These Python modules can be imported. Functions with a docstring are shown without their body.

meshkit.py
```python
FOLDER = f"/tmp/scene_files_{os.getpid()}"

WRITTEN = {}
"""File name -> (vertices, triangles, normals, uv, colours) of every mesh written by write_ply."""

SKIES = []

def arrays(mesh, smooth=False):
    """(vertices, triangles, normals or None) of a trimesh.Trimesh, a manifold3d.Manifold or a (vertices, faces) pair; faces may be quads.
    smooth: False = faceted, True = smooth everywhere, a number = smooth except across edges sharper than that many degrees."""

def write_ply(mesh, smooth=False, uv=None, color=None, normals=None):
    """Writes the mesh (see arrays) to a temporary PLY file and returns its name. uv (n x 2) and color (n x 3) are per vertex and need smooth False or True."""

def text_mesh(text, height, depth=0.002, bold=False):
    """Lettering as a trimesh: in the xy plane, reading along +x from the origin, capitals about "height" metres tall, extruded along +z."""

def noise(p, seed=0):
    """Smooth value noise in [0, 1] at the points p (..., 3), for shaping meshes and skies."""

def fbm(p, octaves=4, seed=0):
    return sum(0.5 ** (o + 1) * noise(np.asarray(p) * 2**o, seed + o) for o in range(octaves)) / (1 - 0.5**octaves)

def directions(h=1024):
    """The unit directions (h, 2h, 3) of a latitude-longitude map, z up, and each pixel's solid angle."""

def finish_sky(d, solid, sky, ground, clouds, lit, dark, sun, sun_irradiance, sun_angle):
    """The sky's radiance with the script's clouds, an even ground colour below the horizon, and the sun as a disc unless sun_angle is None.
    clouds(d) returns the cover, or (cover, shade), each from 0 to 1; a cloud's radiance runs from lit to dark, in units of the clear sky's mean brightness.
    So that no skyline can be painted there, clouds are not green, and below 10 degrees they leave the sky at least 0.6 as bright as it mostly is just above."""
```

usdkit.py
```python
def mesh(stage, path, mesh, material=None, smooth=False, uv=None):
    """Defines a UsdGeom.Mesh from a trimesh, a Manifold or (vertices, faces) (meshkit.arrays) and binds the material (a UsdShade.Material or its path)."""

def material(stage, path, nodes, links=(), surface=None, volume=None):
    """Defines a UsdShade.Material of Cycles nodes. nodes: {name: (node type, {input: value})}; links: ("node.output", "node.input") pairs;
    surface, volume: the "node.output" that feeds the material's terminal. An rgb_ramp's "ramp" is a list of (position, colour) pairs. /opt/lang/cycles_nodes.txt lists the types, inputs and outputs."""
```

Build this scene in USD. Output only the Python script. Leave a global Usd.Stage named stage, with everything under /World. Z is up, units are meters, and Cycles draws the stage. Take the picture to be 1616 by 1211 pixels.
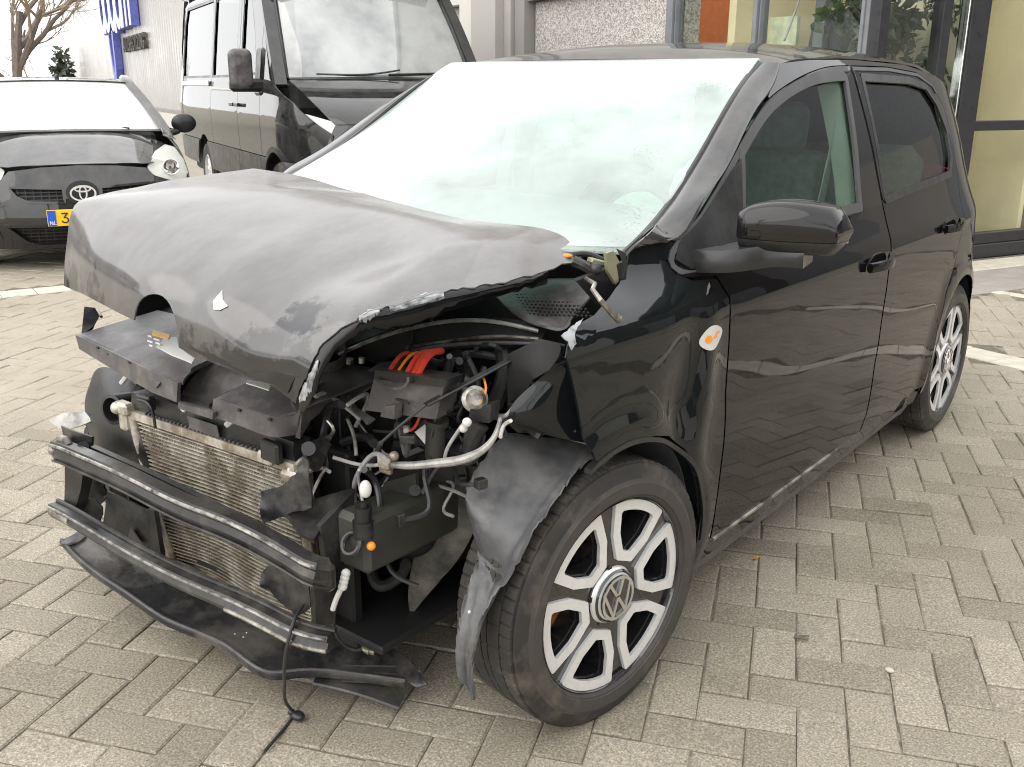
import math, random, numpy as np, trimesh, usdkit, meshkit
from pxr import Usd, UsdGeom, UsdLux, UsdShade, Gf, Sdf
from scipy.interpolate import RBFInterpolator, RectBivariateSpline, CubicSpline, PchipInterpolator
from scipy.spatial import Delaunay
from shapely.geometry import Polygon, LineString, Point, MultiPolygon, box as sbox
from shapely.ops import unary_union
from shapely import affinity, contains_xy

random.seed(7); RNG = np.random.default_rng(7)
stage = Usd.Stage.CreateInMemory()
UsdGeom.SetStageUpAxis(stage, UsdGeom.Tokens.z); UsdGeom.SetStageMetersPerUnit(stage, 1.0)
stage.SetDefaultPrim(UsdGeom.Xform.Define(stage, '/World').GetPrim())
UsdGeom.Scope.Define(stage, '/World/Looks')

# ---------------------------------------------------------------- camera, sky, sun
EXPOSURE = 1.2
cam = UsdGeom.Camera.Define(stage, '/World/camera')
R_, U_, F_, C_ = ((0.780598, 0.625016, 0.004733), (-0.186269, 0.225394, 0.956296), (-0.596633, 0.747364, -0.292363), (1.769524, -1.571656, 1.321275))
m = Gf.Matrix4d(); 
for i, v in enumerate((R_, U_, tuple(-x for x in F_), C_)):
    m.SetRow(i, Gf.Vec4d(*v, 1.0 if i == 3 else 0.0))
cam.AddTransformOp().Set(m)
cam.CreateFocalLengthAttr(34.3125); cam.CreateHorizontalApertureAttr(36.0); cam.CreateVerticalApertureAttr(36.0 * 767 / 1024)
cam.CreateClippingRangeAttr(Gf.Vec2f(0.05, 3000)); cam.CreateExposureAttr(EXPOSURE)

SUN_EL, SUN_AZ = math.radians(42), math.radians(200)      # azimuth: atan2(x, y) of the direction towards the sun
dome = UsdLux.DomeLight.Define(stage, '/World/sky')
skym = usdkit.material(stage, '/World/Looks/sky', {
    'sky': ('sky_texture', {'sky_type': 'single_scattering', 'sun_disc': False, 'sun_elevation': SUN_EL, 'sun_rotation': SUN_AZ, 'aerosol_density': 2.0}),
    'tc': ('texture_coordinate', {}),
    'n': ('noise_texture', {'scale': 2.2, 'detail': 6.0, 'roughness': 0.55}),
    'r': ('rgb_ramp', {'ramp': [(0.25, (8.6,8.6,8.6)), (0.75, (11,11,11))]}),
    'cm': ('mix_color', {'fac': 0.93}),
    'bg': ('background_shader', {'strength': 0.1}),
}, [('tc.generated', 'n.vector'), ('n.fac', 'r.fac'), ('sky.color', 'cm.a'), ('r.color', 'cm.b'), ('cm.result', 'bg.color')], surface='bg.background')
UsdShade.MaterialBindingAPI.Apply(dome.GetPrim()).Bind(skym)
dome.GetPrim().SetCustomDataByKey('kind', 'structure')
sun = UsdLux.DistantLight.Define(stage, '/World/sun')
sun.CreateIntensityAttr(0.2); sun.CreateAngleAttr(80.0); sun.CreateColorAttr(Gf.Vec3f(1.0, 0.95, 0.88)); sun.GetPrim().CreateAttribute('inputs:normalize', Sdf.ValueTypeNames.Bool).Set(True)
sun.AddRotateXYZOp().Set(Gf.Vec3f(90 - math.degrees(SUN_EL), 0, 180 - math.degrees(SUN_AZ)))

# ---------------------------------------------------------------- helpers
V = lambda *a: np.array(a, float)
USED = {}
def path_for(name, parent):
    base = (parent.GetPath().pathString if parent is not None else '/World') + '/' + name
    n = USED.get(base, -1) + 1; USED[base] = n
    return base if n == 0 else f'{base}_{n:03d}'
def cd(prim, label=None, cat=None, group=None, kind=None):
    for k, v in (('label', label), ('category', cat), ('group', group), ('kind', kind)):
        if v: prim.SetCustomDataByKey(k, v)
    return prim
def thing(name, label=None, cat=None, group=None, kind=None, loc=(0, 0, 0), rz=0.0, M=None, parent=None):
    x = UsdGeom.Xform.Define(stage, path_for(name, parent))
    if M is not None:
        g = Gf.Matrix4d(*np.asarray(M, float).T.ravel().tolist()); x.AddTransformOp().Set(g)
    else:
        if any(loc): x.AddTranslateOp().Set(Gf.Vec3d(*map(float, loc)))
        if rz: x.AddRotateZOp().Set(float(rz))
    return cd(x.GetPrim(), label, cat, group, kind)
def cat(ms):
    ms = [m_ for m_ in ms if m_ is not None and len(m_.faces)]
    return trimesh.util.concatenate(ms) if len(ms) > 1 else ms[0]
def put(name, mesh, mat, parent=None, smooth=35, label=None, cat_=None, group=None, kind=None):
    if isinstance(mesh, list): mesh = cat(mesh)
    p = usdkit.mesh(stage, path_for(name, parent), mesh, MAT[mat], smooth)
    return cd(p.GetPrim(), label, cat_, group, kind)
def tm(v, f): return trimesh.Trimesh(np.asarray(v, float), np.asarray(f, int), process=False)
def quads(m_, n_, closed_n=False, closed_m=False):
    i, j = np.meshgrid(np.arange(m_ if closed_m else m_ - 1), np.arange(n_ if closed_n else n_ - 1), indexing='ij')
    i, j = i.ravel(), j.ravel(); i2, j2 = (i + 1) % m_, (j + 1) % n_
    a, b, c, d = i * n_ + j, i * n_ + j2, i2 * n_ + j2, i2 * n_ + j
    return np.vstack([np.c_[a, b, c], np.c_[a, c, d]])
def vnormals(v, f):
    n = np.zeros_like(v); fn = np.cross(v[f[:, 1]] - v[f[:, 0]], v[f[:, 2]] - v[f[:, 0]])
    for k in range(3): np.add.at(n, f[:, k], fn)
    return n / np.maximum(np.linalg.norm(n, axis=1, keepdims=True), 1e-12)
def boundary_edges(f):
    e = np.vstack([f[:, [0, 1]], f[:, [1, 2]], f[:, [2, 0]]])
    key = np.sort(e, 1); _, idx, cnt = np.unique(key, axis=0, return_index=True, return_counts=True)
    return e[idx[cnt == 1]]
def solidify(v, f, t, flip=False):
    if flip: f = f[:, ::-1]
    n = vnormals(v, f); b = boundary_edges(f); k = len(v)
    v2 = np.vstack([v, v - n * t]); f2 = [f, f[:, ::-1] + k]
    rim = np.vstack([np.c_[b[:, 1], b[:, 0], b[:, 0] + k], np.c_[b[:, 1], b[:, 0] + k, b[:, 1] + k]])
    rv, inv = np.unique(rim, return_inverse=True)
    v3 = np.vstack([v2, v2[rv]]); f2.append(inv.reshape(rim.shape) + len(v2))
    return tm(v3, np.vstack(f2))
def resample(pts, closed, step):
    pts = np.asarray(pts, float)
    if closed: pts = np.vstack([pts, pts[:1]])
    out = []
    for a, b in zip(pts[:-1], pts[1:]):
        n = max(1, int(round(np.linalg.norm(b - a) / step)))
        out.append(a + (b - a) * np.arange(n)[:, None] / n)
    if not closed: out.append(pts[-1:])
    return np.vstack(out)
def tri2d(poly, step, inner=None):
    """points and triangles of a shapely polygon, evenly filled"""
    inner = inner or step
    P, F, k = [], [], 0
    for g in getattr(poly, 'geoms', [poly]):
        if g.is_empty or g.area < 1e-8: continue
        pts = [resample(np.array(r.coords)[:-1], True, step) for r in [g.exterior, *g.interiors]]
        x0, y0, x1, y1 = g.bounds
        gx, gy = np.meshgrid(np.arange(x0, x1, inner), np.arange(y0, y1, inner * 0.87), indexing='ij')
        gx = gx + (np.arange(gx.shape[1]) % 2)[None, :] * inner / 2
        q = np.c_[gx.ravel(), gy.ravel()]; s = g.buffer(-0.55 * min(step, inner))
        if not s.is_empty: q = q[contains_xy(s, q[:, 0], q[:, 1])]
        else: q = q[:0]
        p = np.vstack(pts + [q]); d = Delaunay(p + RNG.normal(0, 1e-7, p.shape)); t = d.simplices
        c = p[t].mean(1); t = t[contains_xy(g, c[:, 0], c[:, 1])]
        a = p[t]; ar = (a[:, 1, 0] - a[:, 0, 0]) * (a[:, 2, 1] - a[:, 0, 1]) - (a[:, 1, 1] - a[:, 0, 1]) * (a[:, 2, 0] - a[:, 0, 0])
        t = t[np.abs(ar) > 1e-9]; ar = ar[np.abs(ar) > 1e-9]; t[ar < 0] = t[ar < 0][:, ::-1]
        P.append(p); F.append(t + k); k += len(p)
    return np.vstack(P), np.vstack(F)
def psheet(poly, func, step=0.04, t=0.004, flip=False, inner=None):
    """a curved sheet: a 2-D polygon (with holes) mapped to 3-D by func, with thickness"""
    if not hasattr(poly, 'geom_type'): poly = Polygon(poly)
    p, f = tri2d(poly, step, inner); v = func(p)
    return solidify(v, f, t, flip) if t else tm(v, f[:, ::-1] if flip else f)
def spl(P, mu=24, mv=24):
    """smooth surface through an m x n grid of points"""
    P = np.asarray(P, float); m_, n_, _ = P.shape
    s = [RectBivariateSpline(np.linspace(0, 1, m_), np.linspace(0, 1, n_), P[..., k], kx=min(3, m_ - 1), ky=min(3, n_ - 1)) for k in range(3)]
    u, w = np.linspace(0, 1, mu), np.linspace(0, 1, mv)
    return np.stack([q(u, w) for q in s], -1)
def gsheet(P, mu=24, mv=24, t=0.004, flip=False):
    g = spl(P, mu, mv); f = quads(mu, mv)
    return solidify(g.reshape(-1, 3), f, t, flip) if t else tm(g.reshape(-1, 3), f[:, ::-1] if flip else f)
def fan3(pts, t=0.004, step=None, bump=0.0, flip=False):
    """a sheet bounded by a 3-D outline (best-fit plane, outline heights carried inside)"""
    P = np.asarray(pts, float); c = P.mean(0); u_, s_, vt = np.linalg.svd(P - c)
    q = (P - c) @ vt[:2].T; h = (P - c) @ vt[2]
    pg = Polygon(q)
    if not pg.is_valid: pg = pg.buffer(0)
    step = step or max(0.008, math.sqrt(pg.area) / 8)
    p, f = tri2d(pg, step)
    if np.abs(h).max() > 1e-4:
        z = RBFInterpolator(q + RNG.normal(0, 1e-5, q.shape), h, kernel='linear', smoothing=1e-6)(p)
    else: z = np.zeros(len(p))
    if bump: z = z + bump * (meshkit.fbm(np.c_[p * 14, p[:, :1] * 0 + 3.7], 3) - 0.5) * 2
    v = c + p @ vt[:2] + z[:, None] * vt[2]
    return solidify(v, f, t, flip)
def curve(pts, n=40, closed=False):
    P = np.asarray(pts, float)
    if len(P) < 3 and not closed: return P[0] + (P[-1] - P[0]) * np.linspace(0, 1, n)[:, None]
    if closed: P = np.vstack([P, P[:1]])
    d = np.r_[0, np.cumsum(np.maximum(np.linalg.norm(np.diff(P, axis=0), axis=1), 1e-6))]
    return CubicSpline(d, P, bc_type='periodic' if closed else 'natural')(np.linspace(0, d[-1], n))
def tube(pts, r=0.005, n=30, sides=8, smooth=True, closed=False, caps=True):
    P = curve(pts, n, closed) if smooth else np.asarray(pts, float)
    n = len(P); r = np.broadcast_to(np.interp(np.linspace(0, 1, n), np.linspace(0, 1, np.size(r)), np.atleast_1d(r)), (n,))
    t = np.gradient(P, axis=0); t /= np.linalg.norm(t, axis=1, keepdims=True) + 1e-12
    a = np.zeros_like(P); ref = V(0, 0, 1) if abs(t[0, 2]) < 0.9 else V(1, 0, 0)
    a0 = np.cross(t[0], ref); a0 /= np.linalg.norm(a0)
    for i in range(n):
        a0 = a0 - t[i] * (a0 @ t[i]); a0 /= np.linalg.norm(a0) + 1e-12; a[i] = a0
    b = np.cross(t, a); an = np.arange(sides) * 2 * np.pi / sides
    v = P[:, None] + r[:, None, None] * (np.cos(an)[None, :, None] * a[:, None] + np.sin(an)[None, :, None] * b[:, None])
    f = quads(n, sides, closed_n=True, closed_m=closed); v = v.reshape(-1, 3)
    if caps and not closed:
        k = len(v); v = np.vstack([v, P[:1], P[-1:]]); j = np.arange(sides); j2 = (j + 1) % sides
        f = np.vstack([f, np.c_[np.full(sides, k), j2, j], np.c_[np.full(sides, k + 1), (n - 1) * sides + j, (n - 1) * sides + j2]])
    return tm(v, f[:, ::-1])
def sweep(pts, prof, n=40, up=(0, 0, 1), smooth=True, scale=None):
    """prof: closed list of (side, up) offsets carried along a path"""
    P = curve(pts, n) if smooth else np.asarray(pts, float); n = len(P)
    t = np.gradient(P, axis=0); t /= np.linalg.norm(t, axis=1, keepdims=True)
    a = np.cross(t, np.asarray(up, float)); a /= np.linalg.norm(a, axis=1, keepdims=True); b = np.cross(a, t)
    pr = np.asarray(prof, float); k = len(pr); sc = np.ones(n) if scale is None else np.interp(np.linspace(0, 1, n), np.linspace(0, 1, len(scale)), scale)
    v = (P[:, None] + sc[:, None, None] * (pr[None, :, :1] * a[:, None] + pr[None, :, 1:] * b[:, None])).reshape(-1, 3)
    f = quads(n, k, closed_n=True)
    c = np.arange(1, k - 1); z = np.zeros_like(c); e = (n - 1) * k
    f = np.vstack([f, np.c_[z, c, c + 1], np.c_[z + e, c + 1 + e, c + e]])
    m_ = tm(v, f)
    if m_.volume < 0: m_ = tm(v, f[:, ::-1])
    return m_
def hull(pts): return trimesh.Trimesh(*(lambda h: (h.vertices, h.faces))(trimesh.convex.convex_hull(np.asarray(pts, float))), process=False)
def bevel_pts(s, r):
    s = np.asarray(s, float) / 2; r = min(r, s.min() * 0.9); out = []
    for sx in (-1, 1):
        for sy in (-1, 1):
            for sz in (-1, 1):
                for k in range(3):
                    d = V(s[0] - r, s[1] - r, s[2] - r); d[k] = s[k]; out.append(d * V(sx, sy, sz))
    return np.array(out)
def bbox(s, c=(0, 0, 0), r=0.004, rot=None):
    p = bevel_pts(s, r)
    if rot is not None: p = p @ np.asarray(rot).T
    return hull(p + np.asarray(c, float))
def rbox(s, c=(0, 0, 0), r=0.02, rot=None):
    h = np.asarray(s, float) / 2; r = min(r, h.min() * .98); b = trimesh.creation.icosphere(subdivisions=2, radius=r).vertices
    p = np.vstack([b + np.array([i, j, k]) * (h - r) for i in (-1, 1) for j in (-1, 1) for k in (-1, 1)])
    if rot is not None: p = p @ np.asarray(rot).T
    return hull(p + np.asarray(c, float))
def rotm(ax, deg): return trimesh.transformations.rotation_matrix(math.radians(deg), ax)[:3, :3]
def obox(a, b, w, h, r=0.003, up=(0, 0, 1)):
    """a bevelled bar from a to b, w wide, h high"""
    a, b = np.asarray(a, float), np.asarray(b, float); d = b - a; L = np.linalg.norm(d); x = d / L
    y = np.cross(up, x); y /= np.linalg.norm(y); z = np.cross(x, y)
    return hull(bevel_pts((L, w, h), r) @ np.stack([x, y, z]) + (a + b) / 2)
def hexa(a, b, c, d, depth, r=0.0):
    """a slab: quad a b c d pushed along a vector"""
    q = np.array([a, b, c, d], float); return hull(np.vstack([q, q + np.asarray(depth, float)]))
def cyl(a, b, r, n=20, r2=None): 
    a, b = np.asarray(a, float), np.asarray(b, float)
    return tube([a, b], [r, r if r2 is None else r2], n=2, sides=n, smooth=False)
def ball(c, r, sub=2, s=(1, 1, 1)):
    m_ = trimesh.creation.icosphere(subdivisions=sub, radius=1.0); m_.apply_scale(np.asarray(s) * r); m_.apply_translation(c); return m_
def lathe(prof, n=48, axis='x'):
    """prof: (r, h) pairs turned about an axis"""
    p = np.asarray(prof, float); a = np.arange(n) * 2 * np.pi / n
    ring = np.stack([np.cos(a), np.sin(a)], 1)
    v = np.stack([np.broadcast_to(p[:, None, 1], (len(p), n)), p[:, None, 0] * ring[None, :, 0], p[:, None, 0] * ring[None, :, 1]], -1).reshape(-1, 3)
    f = quads(len(p), n, closed_n=True); m_ = tm(v, f)
    if axis == 'z': m_.vertices = m_.vertices[:, [1, 2, 0]]
    if axis == 'y': m_.vertices = m_.vertices[:, [2, 0, 1]]
    return m_
def extrude(poly, h, M=None):
    ms = [trimesh.creation.extrude_polygon(g, h, engine='earcut') for g in getattr(poly, 'geoms', [poly]) if g.area > 1e-9]
    m_ = cat(ms)
    if M is not None: m_.apply_transform(M)
    return m_
def frame(o, x, y):
    x = np.asarray(x, float); x = x / np.linalg.norm(x); y = np.asarray(y, float); y = y - x * (x @ y); y /= np.linalg.norm(y)
    M = np.eye(4); M[:3, 0], M[:3, 1], M[:3, 2], M[:3, 3] = x, y, np.cross(x, y), o; return M
def jag(pts, amp, step, seed=0):
    p = resample(pts, True, step); r = np.random.default_rng(seed); return p + r.normal(0, amp, p.shape)
def mirx(m_): 
    v = np.array(m_.vertices); v[:, 0] *= -1; return tm(v, np.array(m_.faces)[:, ::-1])

# ---------------------------------------------------------------- materials
MAT = {}
def mat(name, nodes, links, surface): MAT[name] = usdkit.material(stage, '/World/Looks/' + name, nodes, links, surface=surface)
def plain(name, col, rough=0.5, metal=0.0, coat=0.0, var=0.25, scale=9.0, bump=0.0, bscale=60.0, spec=0.5, coat_rough=0.04, dirt=None, dirt_amt=0.5, dscale=6.0, rvar=0.1):
    """a surface of one colour with uneven tone, roughness, fine relief and optional patchy dirt"""
    c = np.array(col, float)
    N = {'g': ('geometry', {}), 'n': ('noise_texture', {'scale': scale, 'detail': 5.0, 'roughness': 0.6}),
         'r': ('rgb_ramp', {'ramp': [(0.3, tuple(c * (1 - var))), (0.7, tuple(np.minimum(c * (1 + var), 1)))]}),
         'rr': ('map_range', {'from_min': 0.3, 'from_max': 0.7, 'to_min': max(rough - rvar, 0.01), 'to_max': min(rough + rvar, 1.0)}),
         'p': ('principled_bsdf', {'metallic': metal, 'coat_weight': coat, 'coat_roughness': coat_rough, 'specular_ior_level': spec})}
    L = [('g.position', 'n.vector'), ('n.fac', 'r.fac'), ('n.fac', 'rr.value'), ('rr.result', 'p.roughness')]
    if dirt is not None:
        N['dn'] = ('noise_texture', {'scale': dscale, 'detail': 7.0, 'roughness': 0.65})
        N['dm'] = ('map_range', {'from_min': 0.62 - 0.3 * dirt_amt, 'from_max': 0.8 - 0.3 * dirt_amt, 'to_min': 0.0, 'to_max': 1.0, 'clamp': True})
        N['mx'] = ('mix_color', {'b': tuple(dirt)})
        L += [('g.position', 'dn.vector'), ('dn.fac', 'dm.value'), ('dm.result', 'mx.fac'), ('r.color', 'mx.a'), ('mx.result', 'p.base_color')]
    else: L.append(('r.color', 'p.base_color'))
    if bump:
        N['bn'] = ('noise_texture', {'scale': bscale, 'detail': 4.0}); N['b'] = ('bump', {'strength': bump, 'distance': 0.003})
        L += [('g.position', 'bn.vector'), ('bn.fac', 'b.height'), ('b.normal', 'p.normal')]
    mat(name, N, L, 'p.BSDF')
plain('black_plastic', (0.007, 0.007, 0.007), 0.40, bump=0.25, bscale=160, var=0.3, dirt=(0.035, 0.032, 0.029), dirt_amt=0.4, dscale=9)
plain('grey_plastic', (0.058, 0.053, 0.054), 0.40, bump=0.2, bscale=140, dirt=(0.12, 0.112, 0.107), dirt_amt=0.5, dscale=12)
plain('scuffed_plastic', (0.010, 0.010, 0.011), 0.28, bump=0.35, bscale=45, dirt=(0.07, 0.065, 0.06), dirt_amt=0.5, dscale=7)
plain('dark_metal', (0.014, 0.0135, 0.013), 0.30, metal=0.2, bump=0.2, bscale=50, dirt=(0.06, 0.054, 0.046), dirt_amt=0.45, dscale=11)
plain('steel', (0.42, 0.40, 0.36), 0.34, metal=0.9, var=0.3, bump=0.15, dirt=(0.09, 0.075, 0.06), dirt_amt=0.7, dscale=14)
plain('ridge_highlight', (0.30, 0.285, 0.26), 0.25, metal=0.6, var=0.4, scale=22, dirt=(0.03, 0.028, 0.025), dirt_amt=0.55, dscale=26)  # pale tone puts the thin highlight on the beam lips
plain('aluminium', (0.55, 0.52, 0.45), 0.45, metal=0.55, var=0.3, scale=20, dirt=(0.24, 0.2, 0.15), dirt_amt=0.7, dscale=14)
plain('condenser_fin', (0.30, 0.265, 0.205), 0.7, metal=0.2, var=0.35, scale=30, dirt=(0.5, 0.46, 0.38), dirt_amt=0.42, dscale=16)
plain('condenser_gap', (0.10, 0.085, 0.065), 0.9, var=0.3, scale=60, dirt=(0.36, 0.32, 0.25), dirt_amt=0.45, dscale=14)
plain('engine_black', (0.006, 0.006, 0.006), 0.6, var=0.4)
plain('olive_metal', (0.038, 0.038, 0.029), 0.5, metal=0.1, var=0.3, dirt=(0.03, 0.03, 0.025), dirt_amt=0.6, dscale=6)
plain('hinge_metal', (0.25, 0.24, 0.16), 0.35, metal=0.4)
plain('liner', (0.075, 0.075, 0.078), 0.42, bump=0.5, bscale=26, var=0.4, scale=7, dirt=(0.15, 0.146, 0.143), dirt_amt=0.5, dscale=6)
plain('felt_panel', (0.13, 0.122, 0.10), 0.75, var=0.25, bump=0.4, dirt=(0.02, 0.02, 0.02), dirt_amt=0.62, dscale=7)
plain('red_cable', (0.62, 0.05, 0.025), 0.4)
plain('black_cable', (0.02, 0.02, 0.02), 0.5)
plain('grey_cable', (0.30, 0.29, 0.28), 0.45, var=0.3, scale=30)
plain('white_plastic', (0.55, 0.54, 0.51), 0.45, var=0.12)
plain('yellow_plastic', (0.75, 0.42, 0.03), 0.45)
plain('orange_plastic', (0.8, 0.25, 0.02), 0.4)
plain('rust', (0.32, 0.14, 0.045), 0.8, var=0.4, scale=18, bump=0.4)
plain('disc', (0.30, 0.28, 0.26), 0.35, metal=0.8, dirt=(0.3, 0.15, 0.06), dirt_amt=0.5)
plain('rim_silver', (0.68, 0.675, 0.66), 0.3, metal=0.35, var=0.06, coat=0.5)
plain('rim_black', (0.006, 0.006, 0.006), 0.12, coat=1.0, var=0.3, rvar=0.03)
plain('pipe_grey', (0.33, 0.32, 0.30), 0.35, metal=0.3, var=0.3, scale=18, dirt=(0.08, 0.075, 0.07), dirt_amt=0.5, dscale=14)
plain('chrome', (0.75, 0.75, 0.76), 0.12, metal=1.0, var=0.05, rvar=0.05)
plain('rubber_seal', (0.05, 0.05, 0.05), 0.5, var=0.2)
plain('trim_black', (0.012, 0.012, 0.012), 0.3, var=0.2)
plain('gloss_trim', (0.004, 0.0036, 0.0036), 0.05, coat=0.0, var=0.2, rvar=0.02)
plain('seat_fabric', (0.13, 0.135, 0.135), 0.9, var=0.3, scale=40, bump=0.3, bscale=300)
plain('interior_grey', (0.11, 0.11, 0.105), 0.75, var=0.2)
plain('headliner', (0.40, 0.39, 0.36), 0.9, var=0.1)
plain('airbag', (0.62, 0.63, 0.60), 0.8, var=0.1, bump=0.3, bscale=25)
plain('reflector_red', (0.55, 0.02, 0.02), 0.3)
plain('plate_yellow', (0.85, 0.50, 0.02), 0.35, var=0.06); plain('plate_blue', (0.02, 0.09, 0.48), 0.35, var=0.06); plain('plate_black', (0.015, 0.015, 0.015), 0.4)
plain('white_paint', (0.8, 0.8, 0.78), 0.5, var=0.06)
# tyre: brown road dust on the shoulders
plain('tyre', (0.022, 0.020, 0.018), 0.75, var=0.35, scale=14, bump=0.3, bscale=90, dirt=(0.085, 0.073, 0.058), dirt_amt=0.5, dscale=8)
plain('sidewall', (0.038, 0.034, 0.029), 0.6, var=0.25, scale=10, bump=0.15, bscale=120, dirt=(0.085, 0.072, 0.056), dirt_amt=0.4, dscale=9)
# paint
def paint(name, base, dust_col, dust_lo, dust_hi, zlo, zhi, flake=0.0, rough=0.15, streak=(3, 3, 3), coat_rough=0.02, clean=(), coat_ior=1.62):
    """clear-coated paint under a film of dust; the film is patchy, streaked and thickens with height from zlo to zhi"""
    N = {'g': ('geometry', {}), 'mp': ('mapping', {'scale': streak}),
         'n': ('noise_texture', {'scale': 2.6, 'detail': 9.0, 'roughness': 0.62}), 'n2': ('noise_texture', {'scale': 900.0, 'detail': 1.0}),
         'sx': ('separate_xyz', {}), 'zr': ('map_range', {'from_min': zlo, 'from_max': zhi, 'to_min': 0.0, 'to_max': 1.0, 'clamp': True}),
         'nr': ('map_range', {'from_min': 0.32, 'from_max': 0.66, 'to_min': dust_lo, 'to_max': dust_hi, 'clamp': True}),
         'm': ('math', {'math_type': 'multiply'}), 'm2': ('math', {'math_type': 'multiply_add', 'value2': 0.35, 'value3': 0.82, 'use_clamp': False}),
         'm3': ('math', {'math_type': 'multiply', 'use_clamp': True}),
         'mx': ('mix_color', {'a': base, 'b': dust_col}), 'rg': ('map_range', {'from_min': 0.0, 'from_max': 0.7, 'to_min': rough, 'to_max': 0.6, 'clamp': True}),
         'cw': ('map_range', {'from_min': 0.0, 'from_max': 0.9, 'to_min': 1.0, 'to_max': 0.6, 'clamp': True}),
         'cr': ('map_range', {'from_min': 0.0, 'from_max': 0.7, 'to_min': coat_rough, 'to_max': 0.22, 'clamp': True}),
         'p': ('principled_bsdf', {'specular_ior_level': 0.0, 'coat_ior': coat_ior})}
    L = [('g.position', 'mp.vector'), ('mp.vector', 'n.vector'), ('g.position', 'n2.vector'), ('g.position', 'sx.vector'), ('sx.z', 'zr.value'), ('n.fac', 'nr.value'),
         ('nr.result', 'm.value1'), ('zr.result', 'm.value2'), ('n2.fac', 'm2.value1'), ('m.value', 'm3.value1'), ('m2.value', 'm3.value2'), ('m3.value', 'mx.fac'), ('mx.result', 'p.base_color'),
         ('m3.value', 'rg.value'), ('rg.result', 'p.roughness'), ('m3.value', 'cw.value'), ('cw.result', 'p.coat_weight'), ('m3.value', 'cr.value'), ('cr.result', 'p.coat_roughness')]
    for k, (c, r0, r1) in enumerate(clean):      # places where the dust has been rubbed off
        N.update({f'd{k}': ('vector_math', {'math_type': 'distance', 'vector2': c}), f'e{k}': ('math', {'math_type': 'multiply_add', 'value2': 0.30, 'value3': -0.15}), f'a{k}': ('math', {'math_type': 'add'}),
                  f'q{k}': ('map_range', {'from_min': r0, 'from_max': r1, 'to_min': 0.06, 'to_max': 1.0, 'clamp': True}), f'x{k}': ('math', {'math_type': 'multiply'})})
        prev = [l for l in L if l[1] == 'm3.value1'][0][0]; L = [l for l in L if l[1] != 'm3.value1'] + [('g.position', f'd{k}.vector1'), ('n4.fac', f'e{k}.value1'), (f'd{k}.value', f'a{k}.value1'), (f'e{k}.value', f'a{k}.value2'), (f'a{k}.value', f'q{k}.value'), (prev, f'x{k}.value1'), (f'q{k}.result', f'x{k}.value2'), (f'x{k}.value', 'm3.value1')]
    if clean: N['n4'] = ('noise_texture', {'scale': 16.0, 'detail': 5.0, 'roughness': 0.65}); L.append(('g.position', 'n4.vector'))
    mat(name, N, L, 'p.BSDF')
DUST = (0.30, 0.285, 0.27)
paint('side_paint', (0.002, 0.002, 0.0023), (0.12, 0.11, 0.095), 0.0, 0.008, -0.2, 0.1, coat_ior=1.42)
paint('fender_paint', (0.0022, 0.003, 0.0034), (0.13, 0.125, 0.12), 0.0, 0.015, -0.2, 0.1, coat_ior=1.44)
paint('roof_paint', (0.004, 0.004, 0.0045), DUST, 0.0, 0.16, 0.2, 0.3)
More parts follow.
